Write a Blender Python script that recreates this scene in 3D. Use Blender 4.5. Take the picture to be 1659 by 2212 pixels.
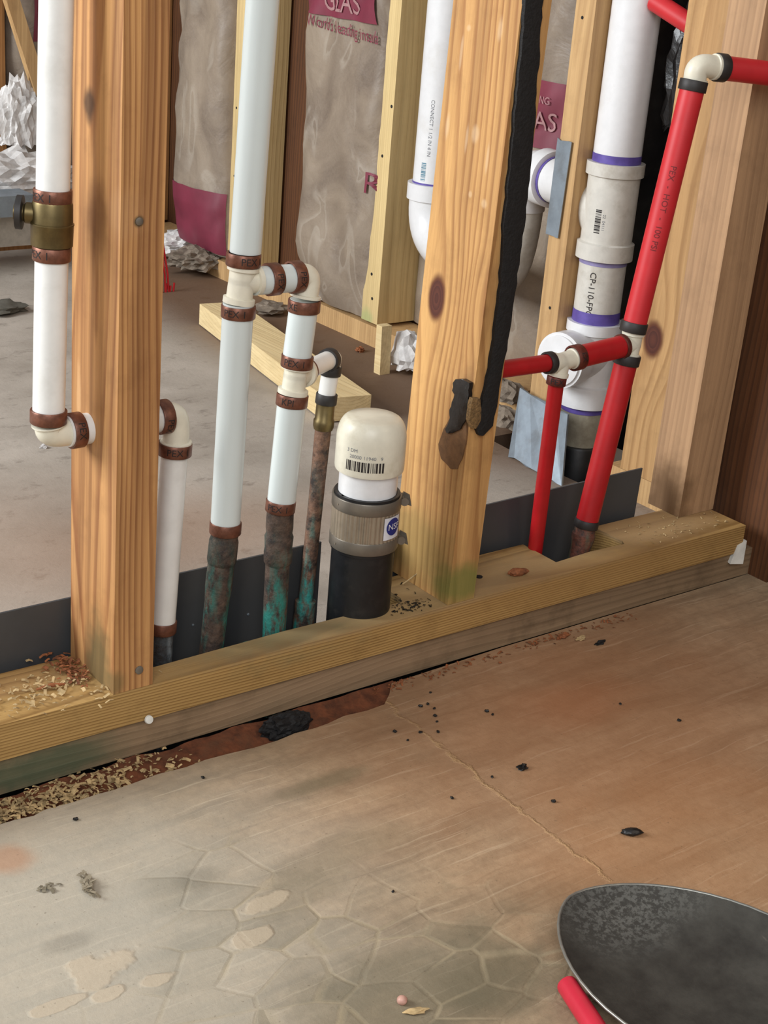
import bpy, bmesh, math, random
from mathutils import Vector, Matrix, noise as mnoise
for o in list(bpy.data.objects): bpy.data.objects.remove(o)
SC = bpy.context.scene; COL = SC.collection
# ------------------------------------------------------------------ camera
FPX = 3300.0
yaw, pitch, roll = 0.6778, 0.387, 0.0828
CAM = Vector((-0.6083, -1.1377, 0.8015))
fw = Vector((math.sin(yaw)*math.cos(pitch), math.cos(yaw)*math.cos(pitch), -math.sin(pitch)))
r0 = Vector((math.cos(yaw), -math.sin(yaw), 0)); u0 = r0.cross(fw)
rt = math.cos(roll)*r0 + math.sin(roll)*u0; up = -math.sin(roll)*r0 + math.cos(roll)*u0
cd = bpy.data.cameras.new('camera'); cam = bpy.data.objects.new('camera', cd); COL.objects.link(cam)
cam.matrix_world = Matrix(((rt.x, up.x, -fw.x, CAM.x), (rt.y, up.y, -fw.y, CAM.y), (rt.z, up.z, -fw.z, CAM.z), (0, 0, 0, 1)))
cd.sensor_fit = 'VERTICAL'; cd.sensor_height = 24; cd.lens = FPX/2212*24; cd.clip_start = 0.02
SC.camera = cam
# ------------------------------------------------------------------ light
w = bpy.data.worlds.new('world'); SC.world = w; w.use_nodes = True
bg = w.node_tree.nodes['Background']; bg.inputs[0].default_value = (0.93, 0.96, 1.0, 1); bg.inputs[1].default_value = 0.36
def area(name, loc, target, sx, sy, power, col):
    l = bpy.data.lights.new(name, 'AREA'); l.shape = 'RECTANGLE'; l.size = sx; l.size_y = sy; l.energy = power; l.color = col
    o = bpy.data.objects.new(name, l); COL.objects.link(o); o.location = loc
    o.rotation_euler = (Vector(target)-Vector(loc)).to_track_quat('-Z', 'Y').to_euler(); return o
area('window_daylight', (-2.2, 1.5, 1.6), (0.9, 0.9, 0.3), 1.6, 1.3, 125, (0.93, 0.97, 1.0))
area('front_left_fill', (-1.15, -1.75, 1.65), (0.2, -0.1, 0.1), 1.2, 1.2, 29, (0.95, 0.97, 1.0))  # added unseen fill at front left, kept close so the rear stays dimmer
area('warm_fill', (1.4, -2.0, 2.3), (0.4, 0.0, 0.2), 0.8, 0.8, 16, (1.0, 0.80, 0.58))  # added warm fill for the front, no fixture modelled
vs = SC.view_settings; SC.display_settings.display_device = 'sRGB'
vs.view_transform = 'Standard'; vs.look = 'None'; vs.exposure = 0.12; vs.gamma = 1; vs.use_curve_mapping = False

def at(px, py, X=None, Y=None, Z=None):
    d = fw + rt*((px-829.5)/FPX) - up*((py-1106)/FPX)
    i, v = (0, X) if X is not None else (1, Y) if Y is not None else (2, Z)
    return CAM + d*((v-CAM[i])/d[i])
# ------------------------------------------------------------------ nodes
class NT:
    def __init__(s, name):
        s.m = bpy.data.materials.new(name); s.m.use_nodes = True; s.t = s.m.node_tree
        s.b = s.t.nodes['Principled BSDF']; s.P = s.n('ShaderNodeNewGeometry').outputs['Position']
    def n(s, t, **k):
        x = s.t.nodes.new(t)
        for a, b in k.items(): setattr(x, a, b)
        return x
    def put(s, inp, v):
        if hasattr(v, 'is_linked'): s.t.links.new(v, inp)
        elif isinstance(v, (tuple, list)) and len(v) == 3 and inp.type == 'RGBA': inp.default_value = (*v, 1)
        else: inp.default_value = v
    def math(s, op, a, b=0.0, c=None):
        x = s.n('ShaderNodeMath', operation=op); s.put(x.inputs[0], a); s.put(x.inputs[1], b)
        if c is not None: s.put(x.inputs[2], c)
        return x.outputs[0]
    def vm(s, op, a, b=(0, 0, 0)):
        x = s.n('ShaderNodeVectorMath', operation=op); s.put(x.inputs[0], a); s.put(x.inputs[1], b)
        return x.outputs['Value'] if op in ('LENGTH', 'DISTANCE', 'DOT_PRODUCT') else x.outputs[0]
    def sep(s, v):
        x = s.n('ShaderNodeSeparateXYZ'); s.put(x.inputs[0], v); return x.outputs
    def noise(s, vec, scale=1, detail=4, rough=.55, dist=0, color=False):
        x = s.n('ShaderNodeTexNoise'); s.put(x.inputs['Vector'], vec); x.inputs['Scale'].default_value = scale
        x.inputs['Detail'].default_value = detail; x.inputs['Roughness'].default_value = rough; x.inputs['Distortion'].default_value = dist
        return x.outputs['Color'] if color else x.outputs[0]
    def ramp(s, f, stops):
        x = s.n('ShaderNodeValToRGB'); s.put(x.inputs[0], f); e = x.color_ramp.elements
        while len(e) < len(stops): e.new(0.5)
        for i, (p, c) in enumerate(stops):
            e[i].position = p; e[i].color = (*c, 1) if isinstance(c, (tuple, list)) else (c, c, c, 1)
        return x.outputs[0]
    def mix(s, f, a, b, mode='MIX'):
        x = s.n('ShaderNodeMix', data_type='RGBA', blend_type=mode); s.put(x.inputs[0], f); s.put(x.inputs[6], a); s.put(x.inputs[7], b)
        return x.outputs[2]
    def spot(s, c, rad, soft=.35, wob=.5, ws=40):
        d = s.vm('DIVIDE', s.vm('SUBTRACT', s.P, tuple(c)), tuple(rad)); L = s.vm('LENGTH', d)
        L = s.math('ADD', L, s.math('MULTIPLY', s.math('SUBTRACT', s.noise(s.P, ws, 3), .5), wob))
        x = s.n('ShaderNodeMapRange', interpolation_type='SMOOTHSTEP'); s.put(x.inputs[0], L)
        x.inputs[1].default_value = 1-soft; x.inputs[2].default_value = 1+soft; x.inputs[3].default_value = 1; x.inputs[4].default_value = 0
        return x.outputs[0]
    def bump(s, h, strength=.3, dist=.002):
        x = s.n('ShaderNodeBump'); s.put(x.inputs['Height'], h); x.inputs['Strength'].default_value = strength; x.inputs['Distance'].default_value = dist
        s.t.links.new(x.outputs[0], s.b.inputs['Normal'])
    def out(s, col, rough=.6, metal=0, spec=None, sss=0):
        s.put(s.b.inputs['Base Color'], col); s.put(s.b.inputs['Roughness'], rough); s.put(s.b.inputs['Metallic'], metal)
        if spec is not None: s.b.inputs['Specular IOR Level'].default_value = spec
        if sss:
            s.b.inputs['Subsurface Weight'].default_value = sss; s.b.inputs['Subsurface Radius'].default_value = (.01, .01, .01); s.b.inputs['Subsurface Scale'].default_value = .5
        return s.m
def L(r, g, b):
    f = lambda c: (c/255/12.92) if c/255 <= .04045 else ((c/255+.055)/1.055)**2.4
    return (f(r), f(g), f(b))
def wood(name, light, dark, axis='z', cen=(-.06, .12), freq=170, amp=.012, knots=(), stains=(), contrast=1.0, rough=.62, dirt=.25, streak=.3):
    n = NT(name); sx = {'x': (1.2, 7, 7), 'y': (7, 1.2, 7), 'z': (7, 7, 1.2)}[axis]
    warp = n.vm('MULTIPLY', n.vm('SUBTRACT', n.noise(n.vm('MULTIPLY', n.P, sx), 1, 2, .5, color=True), (.5, .5, .5)), (amp*4,)*3)
    Q = n.vm('ADD', n.P, warp)
    for c, rad in knots:    # grain bends round every knot
        k = n.spot(c, [3.2*v for v in rad], .8, 0)
        Q = n.vm('ADD', Q, n.vm('MULTIPLY', n.vm('SUBTRACT', n.P, tuple(c)), n.vm('MULTIPLY', n.n_combine(k), (-.55,)*3)))
    X, Y, Z = n.sep(Q)
    a, b = {'x': (Y, Z), 'y': (X, Z), 'z': (X, Y)}[axis]
    a = n.math('SUBTRACT', a, cen[0]); b = n.math('SUBTRACT', b, cen[1])
    d = n.math('SQRT', n.math('ADD', n.math('MULTIPLY', a, a), n.math('MULTIPLY', b, b)))
    ring = n.math('FRACT', n.math('MULTIPLY', d, freq))
    rc = n.ramp(ring, [(0, 0.0), (.5, .2), (.82, 1.0), (.92, .9), (1, 0.0)])
    fs = {'x': (14, 420, 420), 'y': (420, 14, 420), 'z': (420, 420, 14)}[axis]
    fib = n.noise(n.vm('MULTIPLY', n.P, fs), 1, 3, .6)
    big = n.noise(n.vm('MULTIPLY', n.P, sx), 1.6, 3, .5)
    f = n.math('ADD', n.math('MULTIPLY', rc, .5*contrast), n.math('MULTIPLY', n.math('SUBTRACT', fib, .5), .55))
    f = n.math('ADD', f, n.math('MULTIPLY', n.math('SUBTRACT', big, .5), .9)); f = n.math('ADD', f, .2)
    x = n.n('ShaderNodeClamp'); n.put(x.inputs[0], f)
    col = n.mix(x.outputs[0], light, dark)
    ss = {'x': (1.0, 85, 85), 'y': (85, 1.0, 85), 'z': (85, 85, 1.0)}[axis]
    st_ = n.ramp(n.noise(n.vm('MULTIPLY', Q, ss), 1, 4, .6), [(.40, 0.0), (.66, 1.0)])
    col = n.mix(n.math('MULTIPLY', st_, streak), col, tuple(v*.62 for v in dark))
    dn = n.ramp(n.noise(n.P, 22, 5, .65), [(.52, 0.0), (.75, 1.0)])
    col = n.mix(n.math('MULTIPLY', dn, dirt), col, tuple(v*.45 for v in dark))
    for c, rad, sc, st in stains:
        col = n.mix(n.math('MULTIPLY', n.spot(c, rad, .5, .9), st), col, sc)
    for c, rad in knots:
        kr = n.ramp(n.math('FRACT', n.math('MULTIPLY', n.vm('LENGTH', n.vm('DIVIDE', n.vm('SUBTRACT', n.P, tuple(c)), tuple(rad))), 4)), [(0, L(92, 48, 34)), (1, L(70, 34, 26))])
        col = n.mix(n.spot(c, [1.25*v for v in rad], .2, .2), col, L(96, 52, 30)); col = n.mix(n.spot(c, rad, .12, .15), col, kr)
    n.bump(n.math('ADD', rc, n.math('MULTIPLY', fib, 1.5)), .35, .0006)
    return n.out(col, rough, 0, .35)
def _comb(s, k):
    x = s.n('ShaderNodeCombineXYZ')
    for i in range(3): s.put(x.inputs[i], k)
    return x.outputs[0]
NT.n_combine = _comb
def plain(name, c, rough=.4, metal=0, var=.12, vs_=60, c2=None, sss=0, bump=0, spec=None, dirtc=None, dirt=0, ds=14):
    n = NT(name); c2 = c2 or tuple(v*(1-var*2) for v in c)
    col = n.mix(n.ramp(n.noise(n.P, vs_, 4, .6), [(.35, 0.0), (.7, 1.0)]), c, c2)
    if dirtc: col = n.mix(n.math('MULTIPLY', n.ramp(n.noise(n.P, ds, 6, .7), [(.5, 0.0), (.66, 1.0)]), dirt), col, dirtc)
    if bump: n.bump(n.noise(n.P, vs_*2, 4), bump, .002)
    return n.out(col, rough, metal, spec, sss)
# ------------------------------------------------------------------ mesh helpers
WL = {}
def obj(name, bm, m, parent=None, smooth=True, bevel=0, label=None):
    me = bpy.data.meshes.new(name)
    if bevel:
        bmesh.ops.bevel(bm, geom=[e for e in bm.edges if e.is_manifold and e.calc_face_angle(0) > .5], offset=bevel, segments=2, affect='EDGES', profile=.5, clamp_overlap=True)
    bmesh.ops.recalc_face_normals(bm, faces=bm.faces)
    if parent is None:
        xs = [v.co for v in bm.verts]; c = Vector(((min(v.x for v in xs)+max(v.x for v in xs))/2, (min(v.y for v in xs)+max(v.y for v in xs))/2, min(v.z for v in xs)))
    else: c = WL[parent.name]
    for v in bm.verts: v.co -= c
    bm.to_mesh(me); bm.free()
    if smooth:
        for p in me.polygons: p.use_smooth = True
    o = bpy.data.objects.new(name, me); COL.objects.link(o); me.materials.append(m)
    if parent is None: o.location = c
    else: o.parent = parent
    WL[o.name] = c.copy()
    if smooth:
        try: me.set_sharp_from_angle(angle=math.radians(38))
        except Exception: pass
    if label: o['label'] = label
    return o
def tag(o, label, cat, group=None, kind=None):
    o['label'] = label; o['category'] = cat
    if group: o['group'] = group
    if kind: o['kind'] = kind
    return o
def struct(o): o['kind'] = 'structure'; return o
def thing(name, loc, label, cat, group=None):
    o = bpy.data.objects.new(name, None); COL.objects.link(o); o.location = loc; o.empty_display_size = .03; WL[o.name] = Vector(loc)
    return tag(o, label, cat, group)
def hexa(bm, b, t):
    vb = [bm.verts.new(p) for p in b]; vt = [bm.verts.new(p) for p in t]; n = len(b)
    bm.faces.new(vb[::-1]); bm.faces.new(vt)
    for i in range(n): bm.faces.new((vb[i], vb[(i+1) % n], vt[(i+1) % n], vt[i]))
    return bm
def box(x0, x1, y0, y1, z0, z1, bm=None):
    bm = bm or bmesh.new()
    return hexa(bm, [(x0, y0, z0), (x1, y0, z0), (x1, y1, z0), (x0, y1, z0)], [(x0, y0, z1), (x1, y0, z1), (x1, y1, z1), (x0, y1, z1)])
def frame(d, hint=None):
    d = Vector(d).normalized(); a = Vector(hint) if hint else (Vector((0, 0, 1)) if abs(d.z) < .9 else Vector((1, 0, 0)))
    u = (a - d*a.dot(d)).normalized(); return d, u, d.cross(u)
def sweep(path, rad, seg=24, bm=None, cap=True, hint=None):
    bm = bm or bmesh.new(); path = [Vector(p) for p in path]; n = len(path)
    if not isinstance(rad, (list, tuple)): rad = [rad]*n
    T = []
    for i in range(n):
        a = path[max(0, i-1)]; b = path[min(n-1, i+1)]
        if (b-a).length < 1e-9: a = path[max(0, i-2)]; b = path[min(n-1, i+2)]
        T.append((b-a).normalized())
    _, u, _ = frame(T[0], hint); rings = []
    for i in range(n):
        u = (u - T[i]*u.dot(T[i])).normalized(); v = T[i].cross(u)
        rings.append([bm.verts.new(path[i] + (u*math.cos(2*math.pi*k/seg) + v*math.sin(2*math.pi*k/seg))*rad[i]) for k in range(seg)])
    for i in range(n-1):
        for k in range(seg): bm.faces.new((rings[i][k], rings[i][(k+1) % seg], rings[i+1][(k+1) % seg], rings[i+1][k]))
    if cap: bm.faces.new(rings[0][::-1]); bm.faces.new(rings[-1])
    return bm
def lerp(a, b, t): return Vector(a)*(1-t) + Vector(b)*t
def along(p, d, prof, seg=24, bm=None, cap=True):   # prof: (distance along, radius)
    d = Vector(d).normalized(); return sweep([Vector(p)+d*s for s, _ in prof], [r for _, r in prof], seg, bm, cap)
def arc(a, c, b, n=10):  # quadratic curve through corner c
    return [(1-t)**2*Vector(a) + 2*t*(1-t)*Vector(c) + t*t*Vector(b) for t in [i/n for i in range(n+1)]]
_font = {}
def text_tris(s, size):
    cu = bpy.data.curves.new('t', 'FONT'); cu.body = s; cu.size = size; cu.align_x = 'CENTER'; cu.align_y = 'CENTER'; cu.resolution_u = 3
    o = bpy.data.objects.new('t', cu); COL.objects.link(o); dg = bpy.context.evaluated_depsgraph_get(); dg.update()
    me = bpy.data.meshes.new_from_object(o.evaluated_get(dg)); bm = bmesh.new(); bm.from_mesh(me)
    bpy.data.objects.remove(o); bpy.data.meshes.remove(me); bpy.data.curves.remove(cu)
    return bm
def barcode(wd, ht, seed=1, n=34):
    bm = bmesh.new(); R = random.Random(seed); x = -wd/2
    while x < wd/2:
        b = wd/n*R.choice([.5, .9, 1.5, 2]); 
        vs_ = [bm.verts.new(p) for p in ((x, -ht/2, 0), (x+b, -ht/2, 0), (x+b, ht/2, 0), (x, ht/2, 0))]; bm.faces.new(vs_); x += b + wd/n*R.choice([.5, .8, 1.3])
    return bm
def wrap(bm, cen, axis, R, toward, lengthwise=False, ang=0.0, off=.0003, sx=1.0, cut=.004):
    """lay a flat mesh round a cylinder: text runs round it, or along its axis"""
    long_e = [e for e in bm.edges if e.calc_length() > cut]
    if long_e: bmesh.ops.subdivide_edges(bm, edges=long_e, cuts=2); bmesh.ops.triangulate(bm, faces=bm.faces)
    d, u, v = frame(axis, toward); cen = Vector(cen)
    for vt in bm.verts:
        a, b = vt.co.x*sx, vt.co.y
        if lengthwise: a, b = b, -a
        th = ang + a/R
        vt.co = cen + d*b + (u*math.cos(th) + v*math.sin(th))*(R+off)
    return bm
def flat(bm, cen, ux, uy):
    for v in bm.verts: v.co = Vector(cen) + Vector(ux)*v.co.x + Vector(uy)*v.co.y
    return bm
TOC = (-.6, -.75, .2)
# ------------------------------------------------------------------ materials
W = {}
kl = [(at(190, 222, X=0), (.02, .008, .011))]
W['stud_left'] = wood('orange_brown_pine', L(212, 160, 102), L(140, 88, 50), 'z', (.09, .05), 210, .012, streak=.6,
    stains=[(at(192, 225, X=0), (.02, .009, .014), L(62, 42, 28), .85), (at(210, 470, X=0), (.02, .018, .03), L(112, 68, 38), .6), (at(262, 470, Y=0), (.02, .02, .02), L(190, 150, 110), .2), (at(215, 1440, X=0), (.02, .022, .05), L(80, 78, 50), .75), (at(245, 1480, Y=0), (.012, .02, .012), L(105, 95, 60), .6), (at(300, 478, Y=0), (.0045, .02, .0045), L(58, 58, 42), 1), (at(172, 850, X=0), (.01, .004, .028), L(222, 178, 128), .5)], contrast=1.15)
W['stud_mid'] = wood('golden_pine', L(216, 168, 106), L(156, 106, 60), 'z', (.36, .14), 105, .02, streak=.4, contrast=1.15,
    knots=[(at(930, 645, X=.4082), (.02, .0115, .021)), (at(1048, 680, X=.4082), (.02, .010, .015))],
    stains=[(at(1000, 1262, Y=0), (.05, .03, .022), L(112, 118, 58), .8), (at(900, 1180, X=.408), (.03, .06, .04), L(120, 112, 62), .45), (at(990, 930, X=.408), (.02, .012, .07), L(110, 74, 40), .5)] + [(at(px_, py_, X=.416), (.03, a_, b_), L(232, 206, 170), .3) for px_, py_, a_, b_ in ((985, 112, .002, .014), (1000, 60, .003, .003), (1068, 62, .004, .010), (958, 275, .003, .012), (1000, 300, .002, .012), (1018, 290, .005, .008), (1045, 345, .002, .014), (1040, 440, .004, .004), (1010, 420, .0025, .003))])
W['plate'] = wood('yellow_treated_plate', L(196, 158, 98), L(132, 98, 52), 'x', (.03, -.14), 300, .007, contrast=1.35, dirt=.35, streak=.15,
    stains=[(at(60, 1470, Z=.076), (.08, .02, .02), L(190, 150, 105), .35), (at(900, 1290, Z=.076), (.35, .05, .006), L(158, 136, 102), .6), (at(1400, 1130, Z=.077), (.13, .05, .006), L(170, 138, 100), .7), (at(1300, 1200, Y=0), (.2, .02, .05), L(150, 112, 66), .4), (at(620, 1400, Y=.02), (.12, .018, .014), L(132, 128, 92), .55)])
W['old_plate'] = wood('weathered_grey_plate', L(158, 132, 102), L(104, 84, 62), 'x', (-.1, -.05), 200, .012, contrast=.6, dirt=.5,
    stains=[(at(100, 1660, Y=0), (.07, .02, .022), L(62, 82, 62), .75), (at(700, 1480, Y=0), (.2, .02, .012), L(162, 134, 104), .5)])
W['yellow'] = wood('pale_yellow_pine', L(230, 204, 148), L(194, 162, 108), 'z', (1.05, 1.3), 190, .008, contrast=.5, dirt=.1,
    stains=[(at(790, 690, X=1.1), (.05, .02, .02), L(160, 180, 120), .6)])
W['tan'] = wood('tan_pine', L(214, 176, 124), L(166, 124, 80), 'z', (1.02, .5), 140, .01, contrast=.5, dirt=.2)
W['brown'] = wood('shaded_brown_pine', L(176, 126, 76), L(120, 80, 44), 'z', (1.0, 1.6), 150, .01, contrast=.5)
W['corner'] = wood('dusty_corner_pine', L(206, 164, 112), L(158, 116, 72), 'z', (.8, .2), 120, .014, knots=[(at(1424, 732, X=1.0), (.025, .016, .023))],
    stains=[(at(1430, 1060, X=.87), (.03, .03, .06), L(105, 78, 48), .8), (at(1450, 900, X=.87), (.02, .026, .09), L(146, 114, 86), .7), (at(1500, 860, Y=.05), (.008, .02, .008), L(112, 74, 46), .8), (at(1510, 1060, Y=.05), (.006, .02, .006), L(112, 74, 46), .8)])
W['grey_stud'] = wood('grey_dusty_pine', L(188, 150, 112), L(146, 112, 82), 'z', (.8, .2), 120, .014, contrast=.6,
    stains=[(at(1430, 1080, X=.84), (.03, .04, .05), L(92, 66, 40), .85)])
W['dark'] = wood('shadowed_dark_pine', L(108, 68, 40), L(68, 42, 26), 'z', (.9, .2), 120, .014)  # dark brown wood, darkened further for the shadow at the right edge
W['scrap'] = wood('fresh_cut_pine', L(244, 222, 172), L(214, 180, 124), 'y', (.8, .1), 160, .01, contrast=.4, dirt=.05)
white = plain('white_pex', L(232, 231, 226), .32, sss=.1, var=.03, dirtc=L(150, 140, 120), dirt=.18, ds=9)
milky = plain('milky_translucent_pex', L(212, 219, 216), .3, sss=.5, var=.02, vs_=8)
fitt = plain('cream_fitting', L(226, 220, 200), .4, sss=.15, var=.05, vs_=80)
bead = plain('white_moulded_plastic', L(236, 234, 224), .4)
copper = plain('copper_crimp', L(134, 88, 70), .42, .55, .25, 120, bump=.1)
blackr = plain('black_crimp', L(46, 42, 40), .55, 0, .2, 80)
brown_r = plain('rust_crimp', L(110, 50, 38), .5, .3, .3, 120)
ink = plain('black_ink', L(34, 26, 24), .6)
ink2 = plain('faded_grey_ink', L(128, 130, 134), .6)
blueink = plain('blue_green_ink', L(96, 140, 160), .6)
brass = plain('aged_brass', L(122, 106, 70), .42, .8, .15, 60, dirtc=L(70, 58, 40), dirt=.5)
red = plain('red_pex', L(180, 22, 28), .45, 0, .10, 30, sss=.06)
redd = plain('red_pex_bright', L(202, 40, 46), .48, 0, .06, 30, sss=.08)
def patina(name, base, green, amt=.5, z0=0, z1=.2):
    n = NT(name); X, Y, Z = n.sep(n.P)
    k = n.ramp(n.noise(n.vm('MULTIPLY', n.P, (90, 90, 30)), 1, 5, .7), [(.42, 0.0), (.58, 1.0)])
    h = n.n('ShaderNodeMapRange'); n.put(h.inputs[0], Z); h.inputs[1].default_value = z1; h.inputs[2].default_value = z0; h.inputs[3].default_value = 0; h.inputs[4].default_value = 1
    side = n.ramp(n.noise(n.vm('MULTIPLY', n.P, (40, 40, 9)), 1, 2), [(.42, 0.0), (.56, 1.0)])
    c = n.mix(n.ramp(n.noise(n.P, 60, 5, .7), [(.4, 0.0), (.62, 1.0)]), base, L(52, 44, 40))
    c = n.mix(n.math('MULTIPLY', n.math('MULTIPLY', k, side), n.math('MULTIPLY', h.outputs[0], amt)), c, green)
    n.bump(n.noise(n.P, 200, 5), .6, .002); return n.out(c, .65, .25)
cu_old = patina('corroded_copper', L(96, 78, 66), L(48, 128, 116), 1.5, .06, .2)
cu_old2 = patina('corroded_thin_copper', L(128, 96, 76), L(60, 150, 140), 1.3, .05, .24)
cu_wh = patina('whitish_copper', L(70, 76, 80), L(150, 160, 165), 1.0, .06, .12)
pvc = plain('white_pvc', L(232, 232, 232), .28, var=.03, dirtc=L(176, 164, 140), dirt=.15, ds=12)
pvc_d = plain('dusty_pvc', L(216, 212, 202), .4, var=.06, dirtc=L(150, 136, 110), dirt=.35, ds=20)
capm = plain('cream_pvc_cap', L(226, 220, 200), .38, var=.05, dirtc=L(176, 162, 128), dirt=.4, ds=16)
purple = plain('purple_primer', L(104, 88, 168), .4, var=.15)
abs_ = plain('black_abs', L(26, 27, 29), .42, var=.2, dirtc=L(70, 66, 60), dirt=.2, ds=40)
steel = plain('brushed_steel', L(168, 154, 134), .38, .5, .1, 60)
steel_d = plain('dull_steel_clamp', L(132, 124, 112), .38, .5, .12, 40)
galv = plain('galvanized_zinc', L(150, 162, 172), .45, .55, .12, 30, dirtc=L(110, 110, 108), dirt=.4, ds=24)
sheetm = plain('dark_grey_sheet', L(76, 77, 78), .5, .15, .08, 12, dirtc=L(60, 60, 58), dirt=.2)
tar = plain('black_tar', L(22, 20, 20), .75, 0, .3, 150, bump=.6)
foam = plain('crumbly_brown_foam', L(140, 108, 66), .9, 0, .3, 300, bump=.8)
woodtorn = plain('torn_brown_wood', L(116, 82, 50), .8, 0, .2, 90, bump=.3)
def kraft_mat():
    n = NT('brown_kraft_paper')
    b = n.noise(n.P, 7, 5, .6, 1.0); f = n.noise(n.P, 300, 2, .5)
    c = n.mix(n.ramp(b, [(.35, 0.0), (.68, 1.0)]), L(150, 134, 116), L(110, 95, 82)); c = n.mix(n.math('MULTIPLY', f, .25), c, L(180, 166, 148))
    crease_hl = n.ramp(n.noise(n.vm('MULTIPLY', n.P, (14, 14, 6)), 1, 2, .4, 1.2), [(.60, 0.0), (.66, 1.0), (.67, 0.0)]); c = n.mix(n.math('MULTIPLY', crease_hl, .22), c, L(205, 196, 182))  # pale streaks paint highlights on the paper creases
    n.bump(n.noise(n.P, 16, 4, .55, .6), .5, .008); return n.out(c, .5)
kraft = kraft_mat()
maroon = plain('maroon_print', L(132, 52, 70), .55, var=.15, vs_=12)
palem = plain('pale_print', L(176, 132, 132), .6)
foil = plain('crumpled_pale_plastic', L(226, 222, 218), .45, 0, .15, 50, bump=.5)
blackpl = plain('black_plastic_film', L(34, 31, 30), .3, 0, .4, 30, bump=.6)
chips = plain('wood_chips', L(206, 176, 126), .8, 0, .3, 90)
chipd = plain('red_brown_chips', L(160, 96, 56), .8, 0, .35, 120)
soil = plain('dark_soil', L(74, 48, 32), .95, 0, .3, 120, bump=.8)
redsoil = plain('red_soil', L(118, 66, 38), .95, 0, .3, 80, bump=.8, dirtc=L(96, 62, 40), dirt=.7, ds=30)
darkbit = plain('dark_scrap', L(38, 36, 34), .4, .2, .3, 200)
concrete_chunk = plain('grey_rubble', L(142, 128, 112), .9, 0, .25, 60, bump=.6)
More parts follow.
